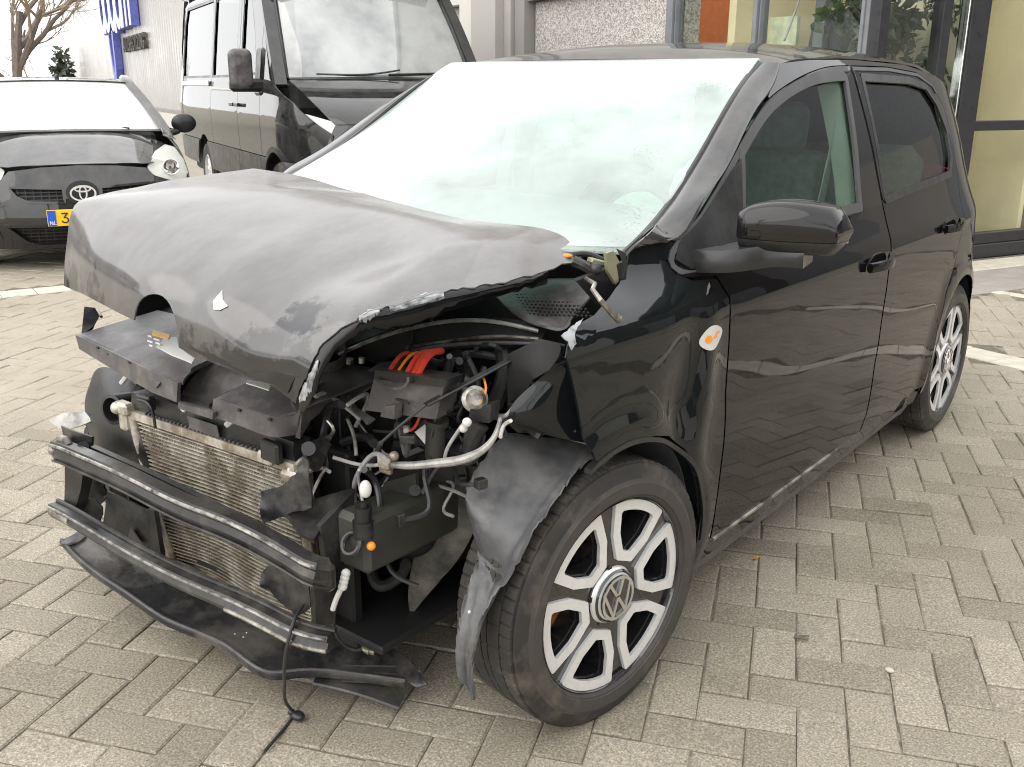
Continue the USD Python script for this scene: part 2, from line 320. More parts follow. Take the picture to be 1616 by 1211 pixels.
paint('bonnet_paint', (0.007, 0.007, 0.008), (0.32, 0.307, 0.298), 0.36, 0.50, 0.68, 1.02, streak=(9.0, 5.0, 5.0), coat_rough=0.06, coat_ior=1.72, clean=[((0.36, -.46, .79), .09, .125), ((0.36, -.41, .865), .045, .075), ((0.22, -.49, .775), .06, .09), ((0.09, -.49, .785), .035, .065), ((-.52, -.42, .845), .05, .10), ((-.34, -.44, .825), .03, .07)])  # dust is real; its paling with height also paints in the sky sheen
paint('aygo_paint', (0.006, 0.0055, 0.006), DUST, 0.02, 0.25, 0.3, 0.9)
paint('van_paint', (0.005, 0.0055, 0.006), (0.18, 0.17, 0.15), 0.0, 0.12, -0.5, 0.0)
plain('primer', (0.30, 0.31, 0.32), 0.35, var=0.3, scale=35, dirt=(0.05, 0.05, 0.055), dirt_amt=0.45, dscale=30)
# glass
def glass(name, tint, ior=1.5, film=0.0, film_col=(0.75, 0.8, 0.77), fscale=1.4, flo=0.35, fhi=0.7, rough=0.0, drops=0.0, clear=None):
    N = {'g': ('geometry', {}), 'f0': ('fresnel', {'IOR': ior}), 'fb': ('math', {'math_type': 'subtract', 'value1': 1.0}), 'f': ('math', {'math_type': 'multiply'}), 't': ('transparent_bsdf', {'color': tint}), 'gl': ('glossy_bsdf', {'roughness': rough, 'color': (1, 1, 1)}), 'mx': ('mix_closure', {})}
    L = [('f.value', 'mx.fac'), ('t.BSDF', 'mx.closure1'), ('gl.BSDF', 'mx.closure2')]
    s = 'mx.closure'
    L += [('g.backfacing', 'fb.value2'), ('f0.fac', 'f.value1'), ('fb.value', 'f.value2')]      # only the outer face of a pane mirrors
    if film:  # on screens this pale layer stands in for white sky reflection, besides mist
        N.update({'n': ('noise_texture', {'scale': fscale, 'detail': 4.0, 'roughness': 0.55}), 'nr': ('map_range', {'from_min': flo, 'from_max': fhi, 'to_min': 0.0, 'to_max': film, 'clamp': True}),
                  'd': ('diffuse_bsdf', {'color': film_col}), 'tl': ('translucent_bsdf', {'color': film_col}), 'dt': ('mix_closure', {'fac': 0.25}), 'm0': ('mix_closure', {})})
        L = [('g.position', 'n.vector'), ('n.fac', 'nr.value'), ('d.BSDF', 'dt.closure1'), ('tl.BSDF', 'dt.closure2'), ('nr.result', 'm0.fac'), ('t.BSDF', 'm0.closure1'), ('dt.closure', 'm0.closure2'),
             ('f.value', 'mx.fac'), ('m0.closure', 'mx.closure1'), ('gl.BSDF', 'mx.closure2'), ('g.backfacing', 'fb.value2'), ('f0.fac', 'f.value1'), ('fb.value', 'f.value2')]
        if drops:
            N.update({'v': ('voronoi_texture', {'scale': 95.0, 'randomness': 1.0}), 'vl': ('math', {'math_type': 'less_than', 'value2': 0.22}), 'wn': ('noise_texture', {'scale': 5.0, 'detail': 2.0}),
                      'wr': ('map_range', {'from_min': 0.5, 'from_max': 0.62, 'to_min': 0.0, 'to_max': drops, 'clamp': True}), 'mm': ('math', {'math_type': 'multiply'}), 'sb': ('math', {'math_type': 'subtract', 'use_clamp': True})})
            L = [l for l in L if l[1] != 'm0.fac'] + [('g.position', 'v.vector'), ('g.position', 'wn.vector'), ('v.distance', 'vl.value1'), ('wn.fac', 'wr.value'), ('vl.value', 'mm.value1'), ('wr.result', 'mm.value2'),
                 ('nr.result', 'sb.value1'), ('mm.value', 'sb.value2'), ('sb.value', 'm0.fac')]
        if clear:      # patch where the film imitating sky reflection is thinned
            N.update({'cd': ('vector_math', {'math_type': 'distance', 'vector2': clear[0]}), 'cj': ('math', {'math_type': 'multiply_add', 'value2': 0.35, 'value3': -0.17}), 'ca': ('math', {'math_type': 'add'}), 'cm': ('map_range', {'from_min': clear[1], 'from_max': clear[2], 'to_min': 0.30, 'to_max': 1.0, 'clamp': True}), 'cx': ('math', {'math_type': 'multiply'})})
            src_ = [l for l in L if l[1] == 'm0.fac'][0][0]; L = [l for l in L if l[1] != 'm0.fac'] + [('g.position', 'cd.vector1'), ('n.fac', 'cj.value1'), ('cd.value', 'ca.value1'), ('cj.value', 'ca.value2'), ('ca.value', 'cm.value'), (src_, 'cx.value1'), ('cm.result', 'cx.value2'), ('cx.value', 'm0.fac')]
    mat(name, N, L, s)
glass('side_glass', (0.80, 0.90, 0.84), 1.45)
glass('rear_side_glass', (0.72, 0.82, 0.76), 1.45)
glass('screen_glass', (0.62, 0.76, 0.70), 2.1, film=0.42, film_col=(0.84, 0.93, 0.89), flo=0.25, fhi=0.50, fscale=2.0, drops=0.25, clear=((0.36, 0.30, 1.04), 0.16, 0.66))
glass('other_screen', (0.45, 0.5, 0.48), 2.4, film=0.85, film_col=(0.85, 0.86, 0.85), flo=0.1, fhi=0.4)  # white film stands in for the sky mirrored in this screen
glass('van_screen', (0.5, 0.54, 0.52), 2.2, film=0.3, film_col=(0.85, 0.86, 0.85), flo=0.3, fhi=0.6)
glass('van_glass', (0.35, 0.38, 0.37), 2.0)
glass('shop_glass', (0.95, 0.97, 0.95), 1.5)
glass('lens', (0.85, 0.87, 0.84), 1.5, film=0.28, film_col=(0.8, 0.79, 0.74), flo=0.2, fhi=0.5)
# ground
mat('paver', {'g': ('geometry', {}), 'oi': ('object_info', {}), 'ad': ('math', {'math_type': 'add'}), 'fr': ('math', {'math_type': 'fraction'}),
     'rt': ('rgb_ramp', {'ramp': [(0.0, (0.245, 0.220, 0.178)), (0.35, (0.290, 0.262, 0.213)), (0.7, (0.336, 0.305, 0.252)), (1.0, (0.272, 0.244, 0.202))]}),
     'n1': ('noise_texture', {'scale': 190.0, 'detail': 4.0, 'roughness': 0.75}), 'r1': ('rgb_ramp', {'ramp': [(0.30, (0.40, 0.37, 0.33)), (0.46, (0.90, 0.89, 0.86)), (0.54, (1.1, 1.09, 1.07)), (0.70, (2.0, 1.98, 1.88))]}),
     'n2': ('noise_texture', {'scale': 2.3, 'detail': 6.0, 'roughness': 0.6}), 'r2': ('rgb_ramp', {'ramp': [(0.3, (0.80, 0.79, 0.76)), (0.7, (1.1, 1.1, 1.1))]}),
     'n3': ('noise_texture', {'scale': 7.0, 'detail': 8.0, 'roughness': 0.7}), 'r3': ('map_range', {'from_min': 0.66, 'from_max': 0.78, 'to_min': 0.0, 'to_max': 0.55, 'clamp': True}),
     'm1': ('mix_color', {'blend_type': 'multiply', 'fac': 1.0, 'use_clamp': False}), 'm2': ('mix_color', {'blend_type': 'multiply', 'fac': 1.0}), 'm3': ('mix_color', {'b': (0.46, 0.43, 0.37)}), 'n5': ('noise_texture', {'scale': 1.15, 'detail': 7.0, 'roughness': 0.68}), 'r5': ('map_range', {'from_min': 0.56, 'from_max': 0.74, 'to_min': 0.0, 'to_max': 0.5, 'clamp': True}), 'm5': ('mix_color', {'b': (0.115, 0.102, 0.08)}),
     'b': ('bump', {'strength': 0.6, 'distance': 0.0025}), 'p': ('principled_bsdf', {'roughness': 0.82, 'specular_ior_level': 0.3})},
    [('g.random_per_island', 'ad.value1'), ('oi.random', 'ad.value2'), ('ad.value', 'fr.value1'), ('fr.value', 'rt.fac'), ('g.position', 'n1.vector'), ('g.position', 'n2.vector'), ('g.position', 'n3.vector'), ('n1.fac', 'r1.fac'), ('n2.fac', 'r2.fac'), ('n3.fac', 'r3.value'),
     ('rt.color', 'm1.a'), ('r1.color', 'm1.b'), ('m1.result', 'm2.a'), ('r2.color', 'm2.b'), ('m2.result', 'm3.a'), ('r3.result', 'm3.fac'), ('g.position', 'n5.vector'), ('n5.fac', 'r5.value'), ('m3.result', 'm5.a'), ('r5.result', 'm5.fac'), ('m5.result', 'p.base_color'), ('n1.fac', 'b.height'), ('b.normal', 'p.normal')], 'p.BSDF')
plain('pale_paver', (0.52, 0.485, 0.40), 0.85, var=0.15, scale=12, bump=0.4, bscale=220)
plain('grey_paver', (0.30, 0.268, 0.245), 0.85, var=0.15, scale=5, bump=0.4, bscale=220)
plain('joint_sand', (0.13, 0.112, 0.082), 0.95, var=0.4, scale=25, bump=0.5, bscale=300, dirt=(0.3, 0.28, 0.22), dirt_amt=0.35, dscale=20)
plain('far_ground', (0.29, 0.265, 0.21), 0.9, var=0.14, scale=3.0, bump=0.3, bscale=40)
# buildings
mat('pebbledash', {'g': ('geometry', {}), 'v': ('voronoi_texture', {'scale': 62.0}), 'r': ('rgb_ramp', {'ramp': [(0.0, (0.24, 0.22, 0.20)), (0.3, (0.36, 0.335, 0.31)), (0.6, (0.48, 0.455, 0.42)), (1.0, (0.58, 0.56, 0.53))]}),
     'sp': ('separate_xyz', {}), 'b': ('bump', {'strength': 0.8, 'distance': 0.01}), 'p': ('principled_bsdf', {'roughness': 0.9})},
    [('g.position', 'v.vector'), ('v.color', 'sp.vector'), ('sp.x', 'r.fac'), ('r.color', 'p.base_color'), ('v.distance', 'b.height'), ('b.normal', 'p.normal')], 'p.BSDF')
plain('cladding', (0.36, 0.345, 0.32), 0.5, var=0.06, scale=2); plain('light_trim', (0.55, 0.53, 0.49), 0.5, var=0.06)
plain('cladding_dark', (0.24, 0.228, 0.212), 0.5, var=0.06, scale=2)
plain('frame_grey', (0.16, 0.168, 0.18), 0.4, var=0.1); plain('frame_black', (0.018, 0.018, 0.02), 0.4, var=0.2)
plain('corrugated', (0.40, 0.39, 0.37), 0.32, metal=0.25, var=0.06, scale=0.8); plain('plinth', (0.55, 0.53, 0.47), 0.9, var=0.15)
plain('cream_panel', (0.84, 0.72, 0.48), 0.6, var=0.08, scale=2); plain('cream_cool', (0.80, 0.74, 0.55), 0.6, var=0.08); plain('door_brown', (0.16, 0.11, 0.075), 0.6)
plain('carpet', (0.13, 0.125, 0.09), 0.95, var=0.2, scale=40)
plain('orange_wall', (0.80, 0.22, 0.08), 0.7, var=0.12); plain('greenish_panel', (0.55, 0.58, 0.42), 0.7); plain('white_board', (0.75, 0.74, 0.74), 0.6, var=0.05); plain('dark_interior', (0.05, 0.04, 0.035), 0.8)
plain('sign_blue', (0.10, 0.12, 0.42), 0.4); plain('sign_white', (0.80, 0.80, 0.86), 0.4, var=0.04); plain('sign_black', (0.06, 0.055, 0.045), 0.5)
plain('bark', (0.15, 0.12, 0.10), 0.9, var=0.3); plain('twig', (0.26, 0.20, 0.15), 0.9, var=0.3); plain('beech', (0.34, 0.25, 0.16), 0.9, var=0.3)
plain('evergreen', (0.05, 0.065, 0.04), 0.7, var=0.4)
plain('terracotta', (0.3, 0.12, 0.06), 0.8); plain('soil', (0.03, 0.022, 0.016), 0.95)
mat('leaf', {'oi': ('geometry', {}), 'r': ('rgb_ramp', {'ramp': [(0.0, (0.035, 0.055, 0.028)), (1.0, (0.11, 0.14, 0.085))]}), 'p': ('principled_bsdf', {'roughness': 0.45}), 't': ('translucent_bsdf', {'color': (0.10, 0.14, 0.06)}), 'm': ('mix_closure', {'fac': 0.25})},
    [('oi.random_per_island', 'r.fac'), ('r.color', 'p.base_color'), ('p.BSDF', 'm.closure1'), ('t.BSDF', 'm.closure2')], 'm.closure')
mat('pale_leaf', {'oi': ('geometry', {}), 'r': ('rgb_ramp', {'ramp': [(0.0, (0.12, 0.15, 0.11)), (1.0, (0.34, 0.37, 0.31))]}), 'p': ('principled_bsdf', {'roughness': 0.5})}, [('oi.random_per_island', 'r.fac'), ('r.color', 'p.base_color')], 'p.BSDF')
plain('dark_brick', (0.05, 0.036, 0.032), 0.9, var=0.3); plain('roof_tile', (0.05, 0.045, 0.045), 0.8)

# ---------------------------------------------------------------- the yard: e1 runs along the front of the building towards the right, e2 into it
E1 = V(0.91,-0.415); E2 = V(0.415,0.91); K0 = V(-0.773,5.732)
E13, E23, UP = np.r_[E1, 0], np.r_[E2, 0], V(0, 0, 1)
def yard(a, b, z=0.0): p = K0 + E1 * a + E2 * b; return V(p[0], p[1], z)
def ybox(a0, a1, b0, b1, z0, z1, r=0.004):
    Rm = np.stack([E13, E23, UP], 1); c = yard((a0 + a1) / 2, (b0 + b1) / 2, (z0 + z1) / 2)
    return hull(bevel_pts((abs(a1 - a0), abs(b1 - b0), z1 - z0), r) @ Rm.T + c)
# ground: one wide sheet, jointing sand under the pavers, and the pavers themselves
gx = 400.0
put('ground', tm([(-gx, -gx, -0.055), (gx, -gx, -0.055), (gx, gx, -0.055), (-gx, gx, -0.055)], [[0, 1, 2], [0, 2, 3]]), 'far_ground', smooth=False, kind='structure')
paving = thing('paving', kind='structure')
W_ = 0.10605; TH = 0.40434; O_ = V(0.905,0.206)
a_, b_ = V(math.cos(TH), math.sin(TH)), V(math.sin(TH), -math.cos(TH))
C2, FW2 = V(C_[0], C_[1]), V(F_[0], F_[1]) / math.hypot(F_[0], F_[1]); RT2 = V(FW2[1], -FW2[0])
STRIPS = [(V(0.128, 5.59), V(0.448, 5.528)), (V(0.521, 3.795), V(0.839, 3.694)), (V(-4.742, 1.229), V(-4.628, 1.596))]
sand_poly = Polygon([(-9, -4.5), (4.5, -4.5), (6.5, 8.5), (-9, 8.5)])
p_, f_ = tri2d(sand_poly, 1.0)
sand_z = -0.0052 + 0.004 * (meshkit.fbm(np.c_[p_ * 3, p_[:, 0] * 0], 3) - .5)
put('joint_sand', tm(np.c_[p_, sand_z], f_), 'joint_sand', paving, smooth=True)
def strip_dist(c, s): 
    d = s[1] - s[0]; d = d / np.linalg.norm(d); return abs((c - s[0]) @ V(-d[1], d[0])), (c - s[0]) @ d
bricks = []
for i in range(-150, 150):
    for j in range(-150, 150):
        s = (i + j) % 4
        if s == 0: w, h = 2, 1
        elif s == 2: w, h = 1, 2
        else: continue
        c = O_ + W_ * (a_ * (i + w / 2) + b_ * (j + h / 2))
        if not (-8.8 < c[0] < 6.2 and -4.3 < c[1] < 8.3): continue
        if c[0] > 4.4 + (c[1] + 4.5) * 0.15: continue
        yb = (c - K0) @ E2; ya = (c - K0) @ E1
        if ya < 0.95 and yb > -1.0 or (yb > -0.35 and ya < 1.05): continue
        d0, t0 = strip_dist(c, STRIPS[0]); d1, t1 = strip_dist(c, STRIPS[1]); d2, t2 = strip_dist(c, STRIPS[2])
        if d0 < 0.13 or d1 < 0.16 or (d2 < 0.17 and c[0] < -3): continue
        rel = c - C2; dep, lat = rel @ FW2, rel @ RT2
        seen = dep > 0.6 and abs(lat) < 0.60 * dep + 0.2
        under = abs(c[0]) < 0.66 and -0.2 < c[1] < 2.7
        bricks.append((dep if seen and not under else 100 + dep, i, j, w, h, c))
bricks.sort(key=lambda t: t[0])
rb = np.random.default_rng(11)
def brick_mesh(w, h, c):
    L, B = w * W_ - 0.0035, h * W_ - 0.0035
    L += rb.normal(0, 0.0007); B += rb.normal(0, 0.0007); e, dz = 0.005, 0.0032
    q = V((-1, -1), (1, -1), (1, 1), (-1, 1)) if False else np.array([(-1, -1), (1, -1), (1, 1), (-1, 1)], float)
    top = np.c_[q * V(L / 2 - e, B / 2 - e), np.zeros(4)]; mid = np.c_[q * V(L / 2, B / 2), np.full(4, -dz)]; bot = np.c_[q * V(L / 2, B / 2), np.full(4, -0.03)]
    v = np.vstack([top, mid, bot]); v[:8, :2] += rb.normal(0, 0.0008, (8, 2))
    z0 = rb.normal(0, 0.0013); tl = rb.normal(0, 0.006, 2); rot = rb.normal(0, 0.006)
    v[:, 2] += z0 + v[:, 0] * tl[0] + v[:, 1] * tl[1]
    cs, sn = math.cos(rot), math.sin(rot); x, y = v[:, 0] * cs - v[:, 1] * sn, v[:, 0] * sn + v[:, 1] * cs
    xy = c + x[:, None] * a_ - y[:, None] * b_
    f = [[0, 1, 2], [0, 2, 3]]
    for k in range(4):
        k2 = (k + 1) % 4
        f += [[4 + k, 4 + k2, k2], [4 + k, k2, k], [8 + k, 8 + k2, 4 + k2], [8 + k, 4 + k2, 4 + k]]
    return tm(np.c_[xy, v[:, 2]], f)
for b in bricks[:300]: put('brick', brick_mesh(*b[3:]), 'paver', paving, smooth=False)
put('brick_field', [brick_mesh(*b[3:]) for b in bricks[300:]], 'paver', paving, smooth=False, kind='stuff')
def strip(s, width, length, n0, n1, name):
    d = s[1] - s[0]; d = d / np.linalg.norm(d); n = V(-d[1], d[0]); k = int(round(length / 0.21))
    for q in range(n0, n1):
        for r in range(int(round(width / 0.105))):
            c = s[0] + d * (q + .5) * 0.212 + n * (r - width / 0.21 + .5) * 0.106
            v = bevel_pts((0.208, 0.102, 0.03), 0.004) @ np.stack([np.r_[d, 0], np.r_[n, 0], UP]) + V(c[0], c[1], -0.015 + rb.normal(0, 0.001))
            put(name, hull(v), 'pale_paver', paving, smooth=False)
strip(STRIPS[0], 0.105, 0, -2, 12, 'pale_brick'); strip(STRIPS[1], 0.21, 0, -3, 12, 'pale_brick'); strip(STRIPS[2], 0.21, 0, -6, 5, 'pale_brick')
# smooth grey slabs along the foot of the glazed entrance
for q in range(9):
    put('slab', ybox(0.12, 0.42, -3.0 + q * 0.6, -2.404 + q * 0.6, -0.03, 0.001), 'pale_paver', paving)
    for r in range(2): put('slab', ybox(0.425 + r * 0.3, 0.72 + r * 0.3, -3.0 + q * 0.6, -2.404 + q * 0.6, -0.03, -0.001 + 0.001 * r), 'grey_paver', paving)

# ---------------------------------------------------------------- office building with pebbledash front and glazed entrance
off = thing('office_building', 'grey clad office building with pebbledash panels and a glazed entrance behind the wrecked car', 'building')
HB = 6.4
def fbox(s0, s1, d0, d1, z0, z1, r=0.004): return ybox(-s1, -s0, d0, d1, z0, z1, r)       # on the long front: s to the left, d inwards
put('pebbledash_panel', fbox(2.46, 5.363, 0.12, 0.3, 0.0, 2.25), 'pebbledash', off, label='pebbledash wall panel right of the grey pillar')
put('pebbledash_panel', fbox(7.012, 11.5, 0.14, 0.3, 0.0, 2.33), 'pebbledash', off, label='pebbledash wall panel left of the grey pillar, under a pale lintel')
put('lintel', [fbox(7.012, 11.5, 0.0, 0.3, 2.335, 2.62), fbox(7.012, 11.5, -0.04, 0.0, 2.5, 2.66)], 'light_trim', off)
put('lintel', fbox(2.46, 5.379, 0.02, 0.3, 2.252, 2.6), 'cladding_dark', off)
put('pillar_face', fbox(6.544, 7.012 - .003, -0.12, 0.3, 0.0, HB), 'light_trim', off, label='pale face of the wall pillar')
put('pillar_face', fbox(5.843, 6.544 - .003, -0.17, 0.3, 0.0, HB), 'cladding', off)
put('pillar_face', fbox(5.657, 5.843 - .003, -0.06, 0.3, 0.0, HB), 'cladding', off)
put('pillar_face', fbox(5.624 , 5.657 - .003, 0.02, 0.3, 0.0, HB), 'frame_black', off)
put('pillar_face', fbox(5.379, 5.624 - .003, -0.02, 0.3, 0.0, HB), 'cladding_dark', off)
put('upper_wall', [fbox(-0.02, 11.5, 0.05, 0.35, 3.05, HB), fbox(2.47, 5.379 - .01, 0.06, 0.34, 2.602, 3.05), fbox(7.012 + .01, 11.5, 0.06, 0.34, 2.665, 3.05), ybox(-0.30, 0.0, 0.36, 6.5, 3.05, HB)], 'cladding', off)
put('side_wall', [ybox(-11.5, -11.2, 0.35, 7.0, 0, HB), ybox(-11.2, -0.3, 6.7, 7.0, 0, HB), ybox(-0.3, -0.01, 3.4, 6.6, 0, 3.04)], 'cladding', off)
put('roof', [ybox(-11.6, 0.1, -0.05, 0.35, HB + .002, HB + 0.2), ybox(-11.6, 0.1, 6.6, 7.1, HB + .002, HB + 0.2)], 'cladding_dark', off)
put('glass_roof', ybox(-11.5, 0.05, 0.36, 6.59, HB + .05, HB + .06, .001), 'shop_glass', off)  # glass roof added to bring daylight into the rooms
put('floor', ybox(-11.1, -0.05, 0.36, 6.6, 0.02, 0.06), 'carpet', off)
# long window: sill wall, frames, panes
put('sill_wall', fbox(0.02, 2.455, 0.05, 0.3, 0.0, 0.55), 'cladding_dark', off)
for s0, s1 in ((2.433, 2.573), (1.272, 1.366), (0.118, 0.191)):
    put('window_frame', [fbox(s0, s1, 0.0, 0.09, 0.555, 3.045), fbox(s0 + .012, s1 - .03, -0.03, -0.001, 0.56, 3.04)], 'frame_grey', off)
put('window_frame', fbox(0.2, 2.41, 0.01, 0.09, 0.552, 0.62), 'frame_grey', off); put('window_frame', fbox(0.2, 2.41, 0.01, 0.09, 2.98, 3.045), 'frame_grey', off)
put('window_pane', fbox(1.366 + .003, 2.433 - .003, 0.04, 0.048, 0.622, 2.978, 0.001), 'shop_glass', off)
put('window_pane', fbox(0.191 + .003, 1.272 - .003, 0.04, 0.048, 0.622, 2.978, 0.001), 'shop_glass', off)
put('corner_post', ybox(-0.085, 0.02, -0.02, 0.07, 0.0, 3.04), 'frame_black', off)
put('corner_post', ybox(-0.16, -0.09, -0.015, 0.075, 0.0, 3.04), 'frame_grey', off)
# what stands behind the long window
put('partition', fbox(3.4, 10.8, 4.2, 4.3, 1.72, 2.94), 'orange_wall', off, label='orange partition seen through the long window')
put('partition', fbox(3.4, 10.8, 4.15, 4.19, 0.06, 1.70), 'headliner', off)
put('partition', fbox(2.6, 4.0, 3.2, 3.28, 1.75, 2.94), 'white_board', off, label='white board behind the long window')
put('partition', fbox(1.83, 2.36, 0.9, 0.94, 0.06, 1.93), 'greenish_panel', off, label='greenish panel behind the left pane of the long window')
put('partition', fbox(3.0, 7.2, 2.7, 2.8, 0.06, 1.38), 'dark_interior', off)
put('back_wall', fbox(2.95, 11.0, 5.5, 5.6, 0.06, 2.94), 'headliner', off)
# glazed entrance on the short side
def gbox(b0, b1, a0, a1, z0, z1, r=0.004): return ybox(a0, a1, b0, b1, z0, z1, r)
G = (0.075, 0.576, 0.669, 0.872, 1.074, 1.95)
put('door_frame', [gbox(0.08, 2.6, -0.06, 0.05, 0.0, 0.11), gbox(0.08, 2.6, -0.05, 0.03, 0.112, 0.20)], 'frame_black', off)
for b0, b1 in ((G[1], G[2]), (G[3], G[4]), (2.42, 2.6)): put('door_frame', [gbox(b0, b1, -0.06, 0.04, 0.202, 3.04)], 'frame_black', off)
put('door_frame', [gbox(G[3] - 0.022, G[3] - 0.003, -0.05, 0.03, 0.21, 3.03)], 'chrome', off)
put('door_rail', [gbox(G[4] + .002, 2.418, -0.05, 0.03, 1.0, 1.075), gbox(G[2] + .002, G[3] - .025, -0.05, 0.03, 1.0, 1.075)], 'frame_black', off)
put('door_frame', gbox(0.08, 2.6, -0.055, 0.035, 2.96, 3.042), 'frame_black', off)
for b0, b1, z0, z1 in ((0.078, G[1] - .002, 0.205, 2.955), (G[2] + .003, G[3] - .026, 0.205, 0.998), (G[2] + .003, G[3] - .026, 1.078, 2.955), (G[4] + .003, 2.416, 0.205, 0.998), (G[4] + .003, 2.416, 1.078, 2.955)):
    put('glass_pane', gbox(b0, b1, -0.012, -0.004, z0, z1, 0.001), 'shop_glass', off)
# inner door leaves of the porch
put('inner_door', [gbox(1.30, 1.34, -1.6, -0.35, 0.25, 2.9)], 'cream_cool', off, label='cream inner door leaf behind the glass door')
put('inner_door', [gbox(2.0, 2.05, -1.4, -0.15, 0.062, 2.9)], 'cream_panel', off)
put('inner_door', [gbox(1.9, 1.94, -1.35, -0.9, 0.062, 2.9)], 'door_brown', off)
put('inner_wall', [gbox(0.5, 3.3, -2.3, -2.2, 0.062, 2.94)], 'cream_panel', off)
put('inner_frame', [gbox(1.52, 1.60, -1.62, -1.5, 0.062, 2.9), gbox(0.9, 0.98, -1.62, -1.5, 0.062, 2.9), gbox(0.98, 1.52, -1.60, -1.52, 1.32, 1.39)], 'frame_grey', off)

# plant behind the entrance glass, and one behind the long window
def leafy(name, label, at_, h, r, n, lmat, seed, llen=0.12, pot=0.2, wide=1.0):
    t = thing(name, label, 'plant', loc=tuple(at_)); rr = np.random.default_rng(seed)
    put('pot', lathe([(0.001, 0.0), (pot * .75, 0.0), (pot, pot * 1.5), (pot * .9, pot * 1.5), (pot * .88, pot * 1.35), (0.001, pot * 1.35)], 28, 'z'), 'terracotta', t)
    st = [tube([(0, 0, pot), (rr.normal(0, .04), rr.normal(0, .04), h * .5), (rr.normal(0, .1), rr.normal(0, .1), h * .92)], [0.014, 0.006], 10, 6)]
    V_, F_2, k = [], [], 0; cl = []
    for q in range(16):
        an = rr.uniform(0, 2 * np.pi); z = pot + (h - pot) * rr.uniform(.3, 1); e = V(math.cos(an) * r * wide, math.sin(an) * r, 0) * rr.uniform(.5, 1)
        P = [V(0, 0, z * .85), V(e[0] * .6, e[1] * .6, z + .08), V(e[0], e[1], z - .02)]; st.append(tube(P, [0.006, 0.002], 8, 5)); cl.append(curve(P, 12))
    for q in range(n):
        c = cl[rr.integers(len(cl))][rr.integers(3, 12)] + rr.normal(0, r * .13, 3); d = rr.normal(0, 1, 3); d[2] -= .5; d /= np.linalg.norm(d)
        s = np.cross(d, rr.normal(0, 1, 3)); s /= np.linalg.norm(s); L = llen * rr.uniform(.6, 1.2); w = L * .3; nn = np.cross(d, s) * L * .08
        V_ += [c, c + d * L * .45 + s * w, c + d * L * .5 - nn, c + d * L * .45 - s * w, c + d * L]; F_2 += [[k, k + 1, k + 2], [k, k + 2, k + 3], [k + 1, k + 4, k + 2], [k + 2, k + 4, k + 3]]; k += 5
    put('stem', st, 'bark', t); put('foliage', tm(V_, F_2), lmat, t, smooth=False, kind='stuff')
leafy('potted_plant', 'tall dark green potted plant behind the entrance glass beside the corner post', yard(-0.45, 0.42, 0.06), 2.7, 0.42, 1300, 'leaf', 3, 0.13)
leafy('pale_plant', 'pale grey green plant behind the right pane of the long window', yard(-0.75, 1.0, 0.06), 1.9, 0.5, 1500, 'pale_leaf', 5, 0.09)
# folding chairs stacked behind the long window, and a leaning stick
ch = thing('black_chair', 'black folding chair standing behind the mullion of the long window', 'chair', loc=tuple(yard(-1.35, 0.95, 0.06)), rz=-20)
put('backrest', gsheet([[(-.3, 0, 1.28), (0, .05, 1.28), (.3, 0, 1.28)], [(-.32, -.02, 1.62), (0, .05, 1.68), (.32, -.02, 1.62)], [(-.26, .02, 1.86), (0, .06, 1.9), (.26, .02, 1.86)]], 12, 12, .02), 'plate_black', ch)
put('seat', bbox((.52, .48, .05), (0, -.25, 1.2), .02), 'plate_black', ch)
for sx in (-1, 1):
    put('leg', tube([(sx * .28, .1, 1.75), (sx * .27, .02, 1.1), (sx * .26, -.45, 0.0)], .013, 12, 6), 'plate_black', ch); put('leg', tube([(sx * .25, -.45, 1.2), (sx * .27, 0, .7), (sx * .27, .3, 0)], .013, 12, 6), 'plate_black', ch)
put('leaning_stick', tube([(-2.051,7.038,1.71), (-2.089,7.315,1.983), (-2.129,7.607,2.299)], .012, 8, 6), 'headliner', label='pale wooden stick leaning behind the right pane of the long window', cat_='stick')

# ---------------------------------------------------------------- metal clad hall with lettering on the left
D1 = V(math.sin(math.radians(-66.6)), math.cos(math.radians(-66.6)), 0); N1 = V(-D1[1], D1[0], 0) * -1
if N1 @ V(1, -1, 0) < 0: N1 = -N1
H0 = V(-27.78, 17.04, 0)
def hallbox(s0, s1, d0, d1, z0, z1, r=0.004):
    Rm = np.stack([D1, N1, UP], 1); return hull(bevel_pts((s1 - s0, abs(d1 - d0), z1 - z0), r) @ Rm.T + H0 + D1 * (s0 + s1) / 2 + N1 * (d0 + d1) / 2 + UP * (z0 + z1) / 2)
hall = thing('metal_clad_hall', 'large pale metal clad hall with wall lettering behind the parked vehicles', 'building')
SE = 33.7
xs = np.arange(-16, SE, 0.1); prof = np.array([(x, 0.006 if (k // 2) % 2 else -0.006) for k, x in enumerate(xs)])
vv = np.array([H0 + D1 * x + N1 * d + UP * z for z in (0.46, 9.5) for x, d in prof]); put('cladding', solidify(vv, quads(2, len(xs))[:, ::-1], 0.01), 'corrugated', hall, smooth=False)
put('plinth', hallbox(-16, SE, -0.3, 0.06, 0, 0.45), 'plinth', hall); put('wall', [hallbox(-16, SE - .02, -12, -0.06, 0, 9.4)], 'corrugated', hall)
put('flashing', hallbox(-16, SE, -0.05, 0.07, 0.452, 0.56), 'cladding_dark', hall)
sgn = thing('wall_sign', 'blue and white lettering with a long blue pointer and black words on the metal hall', 'sign')
def onhall(s, z, d=0.05): return H0 + D1 * s + N1 * d + UP * z
def hall_s(p): return (np.asarray(p)[:2] - H0[:2]) @ D1[:2]
TX = -D1
def sign_poly(poly, z, s, depth, m_, name, off_=0.03, lab=None):
    M = frame(onhall(s, z, off_), TX, UP); put(name, extrude(poly, depth, M), m_, sgn, smooth=False, label=lab)

